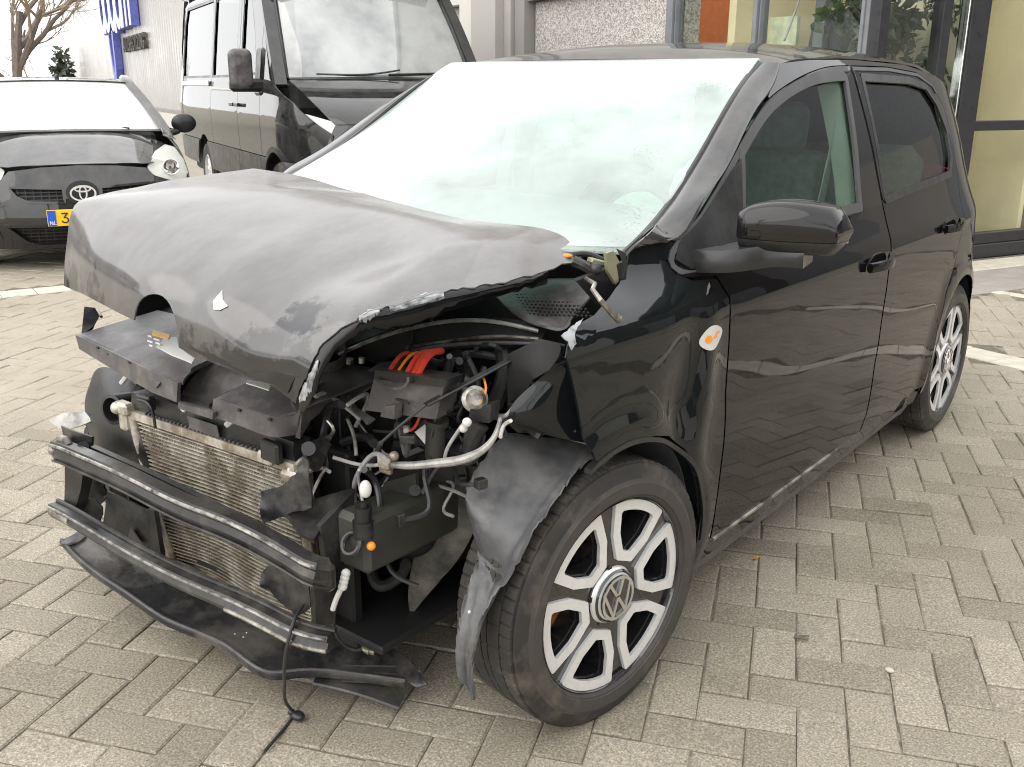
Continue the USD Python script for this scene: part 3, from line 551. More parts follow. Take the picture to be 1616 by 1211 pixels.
# lettering: x runs along the wall to the right from the left edge of the word, y up from its baseline
def stroke(pts, w): return LineString(pts).buffer(w / 2, cap_style=2, join_style=1)
def ring(cx, cy, rx, ry, w): 
    a = affinity.scale(Point(0, 0).buffer(1, 32), rx, ry); b = affinity.scale(Point(0, 0).buffer(1, 32), rx - w, ry - w); return affinity.translate(a.difference(b), cx, cy)
XH, SW = 1.75, 0.36
L_d = ring(.85, XH / 2, .85, XH / 2 + .02, SW).union(sbox(1.34, 0, 1.70, 2.75))
L_o = ring(.85, XH / 2, .85, XH / 2 + .02, SW)
L_g = ring(.85, XH / 2, .85, XH / 2 + .02, SW).union(sbox(1.34, -.1, 1.70, XH))
L_a = ring(.85, XH / 2, .85, XH / 2 + .02, SW).union(sbox(1.34, 0, 1.70, XH))
L_m = sbox(0, 0, .36, XH).union(sbox(.92, 0, 1.28, XH - .35)).union(sbox(1.84, 0, 2.2, XH - .35)).union(ring(.64, XH - .64, .64, .66, SW).intersection(sbox(0, XH - .64, 3, 3))).union(ring(1.56, XH - .64, .64, .66, SW).intersection(sbox(0, XH - .64, 3, 3)))
x = 0.0
for nm, pg, adv in (('letter_d', L_d, 1.72), ('letter_o', L_o, 1.72), ('letter_g', L_g, 1.72), ('letter_a', L_a, 1.76), ('letter_m', L_m, 2.2)):
    pg = affinity.translate(pg, x, 0); x += adv * .96
    sign_poly(pg, 3.2, 11.35, 0.26, 'sign_blue', nm); sign_poly(pg.buffer(-0.012), 3.2, 11.35, 0.02, 'sign_white', nm + '_face', 0.292)
ptr = Polygon([(2.05, -.05), (2.28, -.05), (2.45, -.9), (2.8, -1.5), (3.1, -1.25), (3.15, .05), (3.5, .05), (3.5, -1.35), (3.2, -1.95), (2.75, -1.95), (2.35, -1.4)])
sign_poly(ptr, 3.2, 11.35, 0.26, 'sign_blue', 'pointer'); 
tmx = meshkit.text_mesh('AUTORECYCLING', 0.50, 0.12); tmx.vertices[:, 0] *= 5.2 / tmx.bounds[1, 0]
tmx.apply_transform(frame(onhall(6.35, 2.43, 0.03), TX, UP)); put('small_words', tmx, 'sign_black', sgn, smooth=False)

# ---------------------------------------------------------------- trees
def bare_tree(name, label, base, h, seed, m_='bark', spread=0.55, depth=5, r0=None, twig_m='twig'):
    t = thing(name, label, 'tree', loc=tuple(base)); rr = np.random.default_rng(seed); big, small = [], []
    r0 = r0 or h * 0.018
    def grow(p, d, L, r, lev):
        n = 4; P = [p]; dd = d.copy()
        for q in range(n):
            dd = dd + rr.normal(0, .10, 3) + V(0, 0, .03); dd /= np.linalg.norm(dd); P.append(P[-1] + dd * L / n)
        (big if lev < 2 else small).append(tube(P, [r, r * .55], n + 1, 6 if lev < 2 else 4 if lev < 4 else 3, smooth=False, caps=lev < 2))
        if lev >= depth: return
        for q in range(rr.integers(3, 5)):
            k = rr.uniform(.35, 1.0); b = P[0] + (P[-1] - P[0]) * k; i = min(int(k * n), n - 1); b = P[i] + (P[i + 1] - P[i]) * (k * n - i)
            nd = dd + rr.normal(0, spread, 3); nd[2] += .12; nd /= np.linalg.norm(nd); grow(b, nd, L * rr.uniform(.55, .78), r * rr.uniform(.42, .6), lev + 1)
    grow(V(0, 0, -.1), V(0, 0, 1), h * .34, r0, 0)
    put('trunk', big, m_, t); put('crown', small, twig_m, t, kind='stuff')
def ground_at(u_tan, dist): d = FW2 + RT2 * u_tan; d = d / np.linalg.norm(d); return V(C2[0] + d[0] * dist, C2[1] + d[1] * dist, 0)
bare_tree('bare_tree', 'tall bare tree at the left edge behind the small hatchback', ground_at((8 - 808) / 1610, 38), 11, 21)
bare_tree('bare_tree', 'slender bare tree just right of the tall one at the left edge', ground_at((34 - 808) / 1610, 44), 9.5, 22, spread=.4)
bare_tree('bare_tree', 'low brown twiggy tree left of the metal hall', ground_at((46 - 808) / 1610, 50), 5.0, 23, 'beech', .65, 5, twig_m='beech')
def bush(name, label, base, h, r, n, seed, lmat='evergreen', L=.25):
    t = thing(name, label, 'shrub', loc=tuple(base)); rr = np.random.default_rng(seed); vs, fs, k, st = [], [], 0, []
    tips = []
    for q in range(26):
        an = rr.uniform(0, 6.28); z = h * rr.uniform(.35, 1); rad = r * rr.uniform(.1, 1) * (1.15 - z / h * .75); P = [V(0, 0, 0), V(math.cos(an) * rad * .5, math.sin(an) * rad * .5, z * .6), V(math.cos(an) * rad, math.sin(an) * rad, z)]
        st.append(tube(P, [.04, .01], 6, 5)); tips.append(curve(P, 8)[4:])
    tips = np.vstack(tips)
    for q in range(n):
        c = tips[rr.integers(len(tips))] + rr.normal(0, r * .11, 3); d = rr.normal(0, 1, 3); d /= np.linalg.norm(d); s = np.cross(d, rr.normal(0, 1, 3)); s /= np.linalg.norm(s); l = L * rr.uniform(.5, 1.2)
        vs += [c, c + d * l * .5 + s * l * .22, c + d * l, c + d * l * .5 - s * l * .22]; fs += [[k, k + 1, k + 2], [k, k + 2, k + 3]]; k += 4
    put('trunk', st, 'bark', t); put('crown', tm(vs, fs), lmat, t, smooth=False, kind='stuff')
bush('evergreen_shrub', 'small dark evergreen beside the left end of the metal hall', ground_at((99 - 808) / 1610, 60), 2.9, .9, 500, 31, L=.5)
# the other side of the yard, seen in the reflections: a long dark brick workshop and bare trees
wk = thing('brick_workshop', 'long dark brick workshop across the yard, seen only in the car paint', 'building')
put('wall', [bbox((0.4, 38, 6.8), (10.7, 11.0, 3.4), .01)], 'dark_brick', wk); put('roof', hull([(10.2, -8.3, 6.8), (10.2, 30.3, 6.8), (20, -8.3, 6.8), (20, 30.3, 6.8), (15, -8.3, 8), (15, 30.3, 8)]), 'roof_tile', wk)
for k in range(6): put('roller_door', bbox((.06, 3.0, 3.0), (10.47, -3 + 4.2 * k, 1.5), .01), 'light_trim' if k in (2, 3) else 'frame_grey', wk)
bare_tree('bare_tree', 'bare tree across the yard mirrored in the van windows', (-9.5, -13.0, 0), 8.5, 41, depth=4)
bare_tree('bare_tree', 'second bare tree across the yard mirrored in the van windows', (-3.5, -17.0, 0), 10, 42, depth=4)
bare_tree('bare_tree', 'bare tree beyond the yard mirrored in the door paint', (8.5, -9.0, 0), 8, 43, depth=4)

fh = thing('grey_workshop', 'dark grey workshop closing the far right end of the yard, seen only mirrored', 'building')
put('wall', bbox((9.5, 8, 7.2), (7.6, 25, 3.6), .01), 'frame_grey', fh); put('gate', [bbox((3.4, .06, 3.6), (6.5, 20.97, 1.8), .01)], 'cladding_dark', fh)
bh = thing('brick_house', 'dark brick house with a tiled roof left of the yard, seen only mirrored', 'house')
put('wall', bbox((7, 17, 3.4), (-29, -3.5, 1.7), .01), 'dark_brick', bh); put('roof', hull([(-25.2, -12.4, 3.4), (-25.2, 5.4, 3.4), (-32.8, -12.4, 3.4), (-32.8, 5.4, 3.4), (-29, -12.4, 6.4), (-29, 5.4, 6.4)]), 'roof_tile', bh)
for k in range(4): put('window', bbox((.06, 1.3, 1.3), (-25.48, -10 + 4.2 * k, 1.7), .01), 'white_paint', bh)
bare_tree('bare_tree', 'bare tree in front of the mirrored brick house', (-21, -1.5, 0), 8, 44, depth=4)
bare_tree('bare_tree', 'second bare tree in front of the mirrored brick house', (-22, 3.5, 0), 7.5, 45, depth=4)

# ---------------------------------------------------------------- the two parked vehicles
def vehicle_frame(front, e):     # local: x to the vehicle's left, y to its rear, z up; origin on the ground below the middle of the nose
    e = np.asarray(e, float) / np.linalg.norm(e); M = np.eye(4); M[:3, 0] = (-e[1], e[0], 0); M[:3, 1] = (-e[0], -e[1], 0); M[:2, 3] = front; return M
def wheel_simple(t, c, R, w, rimR, side, spokes=6, mt='tyre', steel_=False):
    wh = put('wheel', lathe([(rimR, -w / 2), (R * .93, -w / 2), (R, -w * .36), (R, w * .36), (R * .93, w / 2), (rimR, w / 2)], 40).apply_translation(c), mt, t)
    x = c[0] + side * w * .38
    rim = [lathe([(rimR, -w * .4), (rimR * .93, -w * .42), (rimR * .86, w * .1 * -1), (rimR * .3, 0.0), (0.001, 0.0)][::1], 32)]
    m_ = lathe([(rimR + .004, 0.02), (rimR - .01, 0.028), (rimR * .86, 0.0), (rimR * .86, -.08), (.001, -.08)], 32); m_.vertices[:, 0] *= side; m_ = m_.apply_translation((x, c[1], c[2])); put('rim', m_, 'rim_silver', wh)
    sp = []
    for k in range(spokes):
        an = 2 * np.pi * k / spokes + .3; d = V(0, math.cos(an), math.sin(an)); sp.append(obox(V(x, c[1], c[2]) + d * .03, V(x - side * .01, c[1], c[2]) + d * rimR * .9, .05, .03, .006, up=(1, 0, 0)))
    put('spoke', sp, 'rim_silver', wh)
# small hatchback: front view; the nose is a surface y(x, z), flanks x(y, z)
ay = thing('small_hatchback', 'small black hatchback parked facing the yard on the left, seen from the front', 'car', M=vehicle_frame(V(*(-5.074,2.05,0.565))[:2], E1))
hw = 0.805
def ay_front(p):      # p: (x, z) -> y
    x, z = p[:, 0], p[:, 1]; zz = np.interp(z, [.12, .22, .35, .5, .62, .72, .80], [.10, .05, .0, .015, .045, .075, .10])
    return np.c_[x, zz + .55 * np.abs(x) ** 2.6, z]
def hexm(poly, n): return poly
fas = Polygon([(-.80, .20), (-.62, .17), (.62, .17), (.80, .20), (.805, .42), (.80, .55), (.68, .60), (.52, .66), (.46, .72), (.25, .745), (0, .755), (-.25, .745), (-.46, .72), (-.52, .66), (-.68, .60), (-.80, .55), (-.805, .42)])
slot = lambda s: Polygon([(s * .13, .595), (s * .47, .61), (s * .43, .55), (s * .36, .515), (s * .13, .505)])
low = Polygon([(-.52, .335), (.52, .335), (.40, .225), (.32, .195), (-.32, .195), (-.40, .225)])
fog = lambda s: Polygon([(s * .60, .40), (s * .66, .43), (s * .76, .36), (s * .77, .25), (s * .66, .22), (s * .57, .25)])
holes = [slot(1), slot(-1), low, fog(1), fog(-1)]
put('bumper', psheet(fas.difference(unary_union(holes)), ay_front, .035, .006), 'aygo_paint', ay)
for hl in holes:
    put('grille_recess', psheet(hl.buffer(.012), lambda p: ay_front(p) + V(0, .045, 0), .04, .004), 'engine_black', ay)
    put('grille_lip', psheet(hl.buffer(.012).difference(hl.buffer(-.004)), lambda p: ay_front(p) + V(0, -.006, 0), .03, .008), 'aygo_paint', ay)
for hl in (slot(1), slot(-1), low):
    x0, z0, x1, z1 = hl.bounds; bars = [LineString([(x0, z), (x1, z)]).buffer(.004) for z in np.arange(z0 + .015, z1, .026)] + [LineString([(x, z0), (x, z1)]).buffer(.003) for x in np.arange(x0, x1, .05)]
    put('grille_mesh', psheet(unary_union(bars).intersection(hl), lambda p: ay_front(p) + V(0, .025, 0), .03, .004), 'black_plastic', ay)
# oval badge of three ellipses
el = lambda rx, ry, w, cx=0, cy=0: affinity.translate(affinity.scale(Point(0, 0).buffer(1, 32), rx, ry).difference(affinity.scale(Point(0, 0).buffer(1, 32), rx - w, ry - w)), cx, cy)
bd = unary_union([el(.088, .058, .012), el(.028, .052, .010, 0, .003), el(.056, .022, .010, 0, .030)])
put('badge', extrude(bd, .012, frame((0, -.012, .565), (1, 0, 0), (0, 0, 1))), 'rim_silver', ay); put('badge_backing', psheet(affinity.scale(Point(0, .565).buffer(1, 24), .11, .085), lambda p: ay_front(p) + V(0, -.004, 0), .04, .006), 'engine_black', ay)
# number plate: yellow with a blue end, NL and 31-
def plate(par, c, yv=0.0):
    pl = put('number_plate', bbox((.52, .012, .115), c, .003), 'plate_yellow', par)
    put('plate_band', bbox((.055, .004, .109), (c[0] - .23, c[1] - .0085, c[2]), .001), 'plate_blue', pl)
    for s, h, x, z, mm in (('NL', .026, -.249, -.045, 'white_paint'), ('31-', .072, -.175, -.036, 'plate_black')):
        g = meshkit.text_mesh(s, h, .003); g.apply_transform(frame((c[0] + x, c[1] - (.0112 if s == 'NL' else .0068), c[2] + z), (1, 0, 0), (0, 0, 1))); put('plate_lettering', g, mm, pl, smooth=False)
plate(ay, (0.005, -.028, .40))
# lamps
for s in (1, -1):
    lp = Polygon([(s * .495, .715), (s * .53, .65), (s * .62, .615), (s * .755, .605), (s * .79, .66), (s * .775, .75), (s * .725, .835), (s * .66, .855), (s * .58, .815)])
    lf = lambda p: np.c_[p[:, 0], ay_front(p)[:, 1] + .01 + np.maximum(p[:, 1] - .62, 0) * .55, p[:, 1]]
    h_ = put('headlight', psheet(lp.buffer(.012), lambda p: lf(p) + V(0, .05, 0), .04, .004), 'rim_silver', ay); put('lens', psheet(lp.buffer(.01), lf, .03, .004), 'lens', h_)
    put('reflector', lathe([(.001, .05), (.03, .045), (.055, .0), (.060, -.004)], 24).apply_transform(frame((s * .655, .235, .715), (0, 1, .2), (0, 0, 1))), 'chrome', h_); put('fender_corner', fan3([(s * .74, .45, .90), (s * .745, 1.06, .985), (s * .70, .98, 1.02), (s * .68, .76, .975), (s * .66, .55, .93)], .01, flip=s < 0), 'aygo_paint', ay)
# bonnet, screen, roof
def ay_bon(p):
    x, y = p[:, 0], p[:, 1]; z0 = np.interp(y, [.1, .2, .35, .6, .85], [.765, .80, .85, .93, .985]); return np.c_[x, y + .33 * np.abs(x) ** 2.6 * np.interp(y, [.1, .8], [1.2, .3]), z0 - .14 * np.abs(x / .75) ** 3]
put('bonnet', psheet(Polygon([(-.46, .14), (-.25, .10), (0, .085), (.25, .10), (.46, .14), (.66, .30), (.72, .55), (.73, .80), (.4, .76), (0, .745), (-.4, .76), (-.73, .80), (-.72, .55), (-.66, .30)]), ay_bon, .05, .006), 'aygo_paint', ay)
SC_ = [(-.68, .86, .955), (-.64, 1.05, 1.09), (-.60, 1.25, 1.225), (-.55, 1.44, 1.345)]
row = lambda x, y, z, b: [(-x, y, z), (-x * .6, y - b, z + .01), (0, y - b * 1.5, z + .015), (x * .6, y - b, z + .01), (x, y, z)]
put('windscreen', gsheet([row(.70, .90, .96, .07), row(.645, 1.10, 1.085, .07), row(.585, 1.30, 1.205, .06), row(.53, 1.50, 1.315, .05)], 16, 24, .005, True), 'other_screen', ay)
put('roof', gsheet([row(.545, 1.49, 1.32, .05), row(.57, 1.9, 1.345, .0), row(.57, 2.5, 1.34, 0), row(.55, 3.1, 1.29, 0)], 16, 24, .01, True), 'aygo_paint', ay)
for s in (1, -1):
    put('windscreen_pillar', sweep([(s * .735, .78, .935), (s * .69, .98, 1.055), (s * .625, 1.24, 1.195), (s * .55, 1.52, 1.335), (s * .57, 2.0, 1.36)], [(-.035, -.02), (.035, -.02), (.04, 0), (.02, .022), (-.02, .022), (-.04, 0)], 20), 'aygo_paint', ay)
    put('flank', gsheet([[(s * .80, .30, .22), (s * .805, 1.2, .2), (s * .805, 2.6, .2), (s * .78, 3.35, .3)], [(s * .805, .33, .5), (s * .81, 1.2, .5), (s * .81, 2.6, .5), (s * .79, 3.38, .5)], [(s * .80, .45, .72), (s * .80, 1.2, .8), (s * .80, 2.6, .82), (s * .76, 3.38, .8)], [(s * .69, .62, .945), (s * .735, 1.4, .97), (s * .74, 2.6, .98), (s * .70, 3.3, .95)]], 12, 20, .01, s < 0), 'aygo_paint', ay)
    put('side_window', gsheet([[(s * .735, 1.05, .975), (s * .735, 2.2, .98), (s * .70, 3.2, .97)], [(s * .58, 1.62, 1.32), (s * .585, 2.3, 1.345), (s * .565, 3.0, 1.31)]], 6, 12, .005, s < 0), 'van_glass', ay)
    mr = put('door_mirror', ball((s * .90, 1.03, 1.005), .1, 3, (1.0, .55, .78)), 'black_plastic', ay); put('mirror_foot', tube([(s * .85, 1.03, .95), (s * .79, 1.02, .93), (s * .72, 1.0, .95)], [.03, .022], 8, 8), 'black_plastic', mr)
    wheel_simple(ay, (s * .70, .72, .28), .285, .165, .185, s); wheel_simple(ay, (s * .70, 3.05, .28), .285, .165, .185, s)
put('rear_panel', gsheet([[(-.78, 3.38, .25), (0, 3.44, .25), (.78, 3.38, .25)], [(-.75, 3.38, .8), (0, 3.44, .8), (.75, 3.38, .8)], [(-.55, 3.1, 1.29), (0, 3.12, 1.30), (.55, 3.1, 1.29)]], 10, 10, .01), 'aygo_paint', ay)
put('underbody', bbox((1.45, 3.0, .3), (0, 1.75, .36), .03), 'engine_black', ay); put('dashboard', bbox((1.3, .5, .12), (0, 1.1, .9), .04), 'interior_grey', ay)
for s in (-.33, .33): put('seat', [bbox((.48, .5, .15), (s, 1.75, .5), .05), bbox((.48, .14, .62), (s, 2.0, .82), .05, rotm((1, 0, 0), -15)), bbox((.26, .1, .18), (s, 2.1, 1.2), .04)], 'seat_fabric', ay)
# wipers, cowl, aerial
put('cowl', gsheet([row(.72, .80, .945, .055), row(.71, .89, .952, .07)], 4, 20, .008, True), 'black_plastic', ay)
for x0, x1 in ((.45, -.15), (-.05, -.62)): put('wiper', [tube([(x0, .84, .975), ((x0 + x1) / 2 + .1, .86, .985), (x1, .88, .985)], [.012, .007], 10, 6), obox((x0 - .08, .86, .985), (x1 - .08, .905, .992), .012, .02, .003)], 'trim_black', ay)
put('aerial_base', ball((0, 1.58, 1.365), .022, 2, (.8, 1.2, 1.3)), 'trim_black', ay)

# large van: right flank and front in view
va = thing('panel_van', 'large black van with side windows parked behind the small hatchback and the wrecked car', 'van', M=vehicle_frame(V(*(-5.377,3.997,0.7)[:2]) + E2 * .90 + E1 * 1.45, E1))
def vx(y, z): return np.interp(z, [.25, .5, .8, 1.05, 1.35, 2.2, 2.5], [.95, .975, .985, .99, .955, .845, .70]) - .30 * np.clip((.95 - y) / .95, 0, 1) ** 2.2 - .03 * np.clip((y - 5.2) / .7, 0, 1) ** 2
def vside(s, off=0.0): return lambda p: np.c_[s * (vx(p[:, 0], p[:, 1]) + off), p[:, 0], p[:, 1]]
arch = lambda y, r=.43: Point(y, .35).buffer(r, 24)
body = Polygon([(.15, .55), (.10, .95), (.55, 1.18), (1.15, 1.36), (1.65, 2.05), (1.82, 2.25), (5.80, 2.30), (5.90, 1.4), (5.90, .45), (.4, .4)]).difference(unary_union([arch(1.0), arch(4.28)]))
bands = {'front_fender': (0, 1.47), 'front_door': (1.48, 2.38), 'sliding_door': (2.39, 3.72), 'rear_quarter': (3.73, 6)}
win = {'front_door': Polygon([(1.62, 1.40), (1.80, 1.80), (2.02, 2.12), (2.30, 2.14), (2.30, 1.37)]), 'sliding_door': Polygon([(2.50, 1.38), (2.50, 2.16), (3.68, 2.17), (3.68, 1.38)]), 'rear_quarter': Polygon([(3.78, 1.38), (3.78, 2.17), (5.45, 2.17), (5.60, 2.0), (5.62, 1.38)])}
for s in (-1, 1):
    for nm, (y0, y1) in bands.items():
        pg = body.intersection(sbox(y0, 0.72, y1, 3)); lo = body.intersection(sbox(y0, 0, y1, .712))
        if nm in win: pg = pg.difference(win[nm])
        pr = put(nm, psheet(pg, vside(s), .12, .01, s > 0), 'van_paint', va)
        for g_ in getattr(lo, 'geoms', [lo]):
            if not g_.is_empty: put('side_moulding', psheet(g_, vside(s, .012), .12, .015, s > 0), 'grey_plastic', pr)
        if nm in win:
            put('window', psheet(win[nm].buffer(.01), vside(s, -.012), .15, .005, s > 0), 'van_glass', pr); put('window_seal', psheet(win[nm].buffer(.02).difference(win[nm].buffer(-.025)), vside(s, .003), .15, .004, s > 0), 'trim_black', pr)
    for yy in (2.28, 2.50):
        hd = put('door_handle', psheet(Point(yy, 1.12).buffer(.085, 16), vside(s, .004), .04, .003, s > 0), 'trim_black', va); put('grip', obox((s * 1.022, yy - .09, 1.135), (s * 1.022, yy + .09, 1.135), .02, .035, .006), 'van_paint', hd)
    put('slide_rail', obox((s * .985, 3.75, 1.325), (s * .97, 5.55, 1.325), .03, .05, .005), 'chrome', va)
    put('slide_rail', obox((s * .985, 2.5, 1.27), (s * .985, 3.7, 1.27), .012, .02, .003), 'light_trim', va)
    wheel_simple(va, (s * .86, 1.0, .35), .345, .23, .21, s, 10); wheel_simple(va, (s * .86, 4.28, .35), .345, .23, .21, s, 10)
    put('wheel_arch', psheet(arch(1.0, .47).difference(arch(1.0, .425)).intersection(sbox(0, .36, 9, 3)), vside(s, .012), .06, .012, s > 0), 'trim_black', va)
    if s > 0: continue
    mr = put('door_mirror', rbox((.20, .13, .33), (s * 1.14, 1.42, 1.44), .06), 'grey_plastic', va); put('mirror_arm', [bbox((.34, .09, .11), (s * 1.07, 1.44, 1.31), .03), bbox((.06, .22, .4), (s * .945, 1.52, 1.42), .02, rotm((0, 1, 0), s * -7))], 'trim_black', mr); put('mirror_glass', bbox((.16, .006, .26), (s * 1.14, 1.487, 1.44), .003), 'chrome', mr)
put('roof', gsheet([[(-.74, 1.80, 2.30), (0, 1.70, 2.36), (.74, 1.80, 2.30)], [(-.84, 2.1, 2.29), (0, 2.1, 2.43), (.84, 2.1, 2.29)], [(-.85, 5.8, 2.28), (0, 5.8, 2.45), (.85, 5.8, 2.28)]], 12, 14, .01, True), 'van_paint', va)
put('rear_panel', gsheet([[(-.95, 5.88, .45), (.95, 5.88, .45)], [(-.93, 5.88, 1.35), (.93, 5.88, 1.35)], [(-.83, 5.80, 2.28), (.83, 5.80, 2.28)]], 8, 6, .01), 'van_paint', va)
vrow = lambda x, y, z, b: [(-x, y, z), (-x * .6, y - b, z + .005), (0, y - b * 1.5, z + .01), (x * .6, y - b, z + .005), (x, y, z)]
put('windscreen', gsheet([vrow(.83, 1.08, 1.37, .10), vrow(.80, 1.30, 1.68, .10), vrow(.765, 1.55, 1.99, .09), vrow(.72, 1.80, 2.27, .08)], 16, 24, .006, True), 'van_screen', va)
for s in (-1, 1): put('windscreen_rim', tube([(s * .84, 1.07, 1.36), (s * .81, 1.30, 1.68), (s * .775, 1.55, 1.99), (s * .73, 1.81, 2.28)], .022, 16, 8), 'trim_black', va)
for s in (-1, 1): put('windscreen_pillar', sweep([(s * .905, 1.02, 1.30), (s * .875, 1.30, 1.66), (s * .835, 1.60, 2.02), (s * .79, 1.86, 2.29)], [(-.06, -.02), (.06, -.02), (.05, .03), (-.05, .03)], 16), 'van_paint', va)
put('bonnet', gsheet([vrow(.72, .16, 1.02, .10), vrow(.80, .40, 1.16, .12), vrow(.84, .72, 1.28, .11), vrow(.84, 1.0, 1.345, .10)], 14, 20, .008, True), 'van_paint', va)
put('cowl', gsheet([vrow(.83, 1.0, 1.348, .10), vrow(.83, 1.08, 1.362, .10)], 4, 20, .01, True), 'black_plastic', va)
put('cowl_vent', [psheet(Polygon([(s * .28, .80), (s * .62, .86), (s * .66, .93), (s * .3, .90)]), lambda p: np.c_[p[:, 0], p[:, 1], 1.262 + (p[:, 1] - .7) * .22 + .012 + 0 * p[:, 0]], .05, .006) for s in (-1, 1)], 'grey_plastic', va)
put('wiper', [tube([(-.6, 1.02, 1.40), (-.1, .92, 1.41), (.1, .91, 1.44)], [.012, .008], 12, 6), tube([(.0, .91, 1.40), (.6, 1.0, 1.42)], [.012, .008], 12, 6)], 'trim_black', va)
put('front_panel', gsheet([vrow(.84, .22, .35, .12), vrow(.86, .14, .55, .13), vrow(.82, .12, .80, .12), vrow(.72, .15, 1.015, .10)], 14, 20, .01, True), 'van_paint', va)
put('grille', gsheet([vrow(.50, .055, .62, .06), vrow(.52, .06, .95, .06)], 6, 12, .02, True), 'trim_black', va)
for s in (-1, 1):
    hp = np.array([(s * .56, .10, .97), (s * .74, .22, 1.05), (s * .885, .42, 1.10), (s * .885, .36, .96), (s * .80, .18, .83), (s * .62, .09, .83)])
    h_ = put('headlight', hull(np.vstack([hp + V(0, .02, 0), hp + V(0, .10, 0)])), 'rim_silver', va); put('lens', hull(np.vstack([hp + V(0, -.012, 0), hp + V(s * .006, .015, 0)])), 'lens', h_)
put('underbody', bbox((1.7, 5.4, .5), (0, 3.1, .55), .03), 'engine_black', va); put('bulkhead', bbox((1.65, .03, 1.5), (0, 2.45, 1.4), .01), 'interior_grey', va); put('dashboard', bbox((1.6, .5, .3), (0, 1.35, 1.22), .06), 'interior_grey', va)
for s in (-.45, .45): put('seat', [bbox((.55, .16, .8), (s, 2.25, 1.35), .06), bbox((.3, .12, .2), (s, 2.28, 1.85), .05), bbox((.55, .5, .2), (s, 2.0, .9), .06)], 'seat_fabric', va)
put('sun_visor', bbox((.5, .02, .16), (-.35, 1.72, 2.12), .01, rotm((1, 0, 0), -40)), 'headliner', va)

# ---------------------------------------------------------------- the wrecked hatchback: x to its left, y to its rear, z up, origin on the ground between the front wheels
_PL = PchipInterpolator([-0.62, -0.5, -0.35, -0.2, 0, 0.3, 1.2, 2.2, 2.5, 2.75, 2.88, 2.96], [0.50, 0.63, 0.735, 0.785, 0.80, 0.812, 0.818, 0.812, 0.80, 0.755, 0.69, 0.56])
_SC = PchipInterpolator([0.10, 0.2, 0.28, 0.42, 0.55, 0.66, 0.75, 0.80, 0.852, 0.872, 0.93, 1.0, 1.15, 1.3, 1.38, 1.44, 1.5], [-0.07, -0.035, -0.012, 0, 0.002, -0.004, -0.009, -0.012, -0.016, -0.024, -0.049, -0.075, -0.122, -0.178, -0.212, -0.26, -0.36])
def side_x(y, z):
    """the left flank of the car: x of the skin at (y, z)"""
    y, z = np.asarray(y, float), np.asarray(z, float)
    x = _PL(np.clip(y, -0.62, 2.96)) + _SC(np.clip(z, 0.1, 1.5))
    for wy in (0.0, 2.415):
        r = np.hypot(y - wy, z - 0.295)
        x = x + 0.012 * np.exp(-((r - 0.355) / 0.045) ** 2) * (z < 0.8)
    x = x - 1.0 * np.clip(z - 0.885, 0, 0.062) * np.clip((0.40 - y) / 0.3, 0, 1)
    x = x + 0.016 * np.exp(-((y - 0.30 - 0.25 * (z - 0.62)) / 0.045) ** 2 - ((z - 0.66) / 0.14) ** 2) - 0.014 * np.exp(-((y - 0.20 - 0.3 * (z - 0.62)) / 0.06) ** 2 - ((z - 0.64) / 0.16) ** 2)
    return x

car = thing('wrecked_hatchback', 'black five door hatchback with its front end torn open and bonnet crumpled', 'car')
def flank(s=1, off=0.0): return lambda p: np.c_[s * (side_x(p[:, 0], p[:, 1]) + off), p[:, 0], p[:, 1]]
def fpanel(name, poly, m_, s=1, par=None, off=0.0, t=0.006, step=.03, inner=None, **k):
    if not hasattr(poly, 'geom_type'): poly = Polygon(poly)
    return put(name, psheet(poly, flank(s, off), step, t, s < 0, inner), m_, par if par is not None else car, **k)
def smooth_poly(pts, n=80): return Polygon(curve(pts, n, True)[:-1])
win_f = Polygon([(1.468, 1.345), (1.352, .988), (.618, .992), (.607, 1.01)] + list(map(tuple, curve([(.673, 1.165), (.843, 1.246), (1.039, 1.302), (1.236, 1.334), (1.468, 1.345)], 30)))[:-1])
win_r = Polygon([(1.625, 1.345), (2.08, 1.338), (2.26, 1.318), (2.345, 1.26), (2.395, 1.17), (2.385, 1.07), (2.33, 1.02), (1.585, .990)])
door_f = Polygon(list(map(tuple, curve([(1.545, 1.384), (1.38, 1.378), (1.211, 1.359), (1.019, 1.322), (.86, 1.277), (.686, 1.197), (.511, 1.102), (.312, 1.001)], 50))) + [(.285, .983), (.272, .963), (.274, .945), (.285, .932), (.305, .922), (.325, .918), (.413, .912), (.442, .862), (.437, .762), (.424, .642), (.424, .514), (.412, .364), (.418, .268), (1.42, .268), (1.442, .324), (1.44, .484), (1.46, .6), (1.496, .714), (1.508, .775), (1.535, .90), (1.545, .96)])
door_r = Polygon([(1.551, 1.384), (1.9, 1.386), (2.2, 1.372), (2.36, 1.335), (2.45, 1.25), (2.475, 1.12), (2.45, 1.0), (2.40, .92), (2.36, .82), (2.28, .70), (2.16, .60), (2.085, .47), (2.05, .268), (1.426, .268), (1.448, .324), (1.446, .484), (1.466, .6), (1.502, .714), (1.514, .775), (1.541, .90), (1.551, .96)])
arch_f = Point(0.0, .295).buffer(.338, 48); arch_r = Point(2.415, .295).buffer(.335, 48)
GAP = .0022
rail = Polygon([(.90, 1.296), (.96, 1.335), (1.03, 1.38), (1.25, 1.394), (1.6, 1.402), (2.1, 1.396), (2.45, 1.362), (2.60, 1.33), (2.70, 1.22), (2.76, 1.05), (2.80, .95), (2.86, .85), (2.93, .72), (2.94, .55), (2.93, .40), (2.90, .24), (2.68, .22), (2.05, .24), (2.0, .5), (2.2, .9), (2.3, 1.0), (1.5, 1.0), (1.2, 1.0), (1.0, 1.2)])
quarter = rail.difference(door_f.buffer(.001)).difference(door_r.buffer(.001)).difference(arch_r).difference(sbox(-1, 0, 1.56, .99))
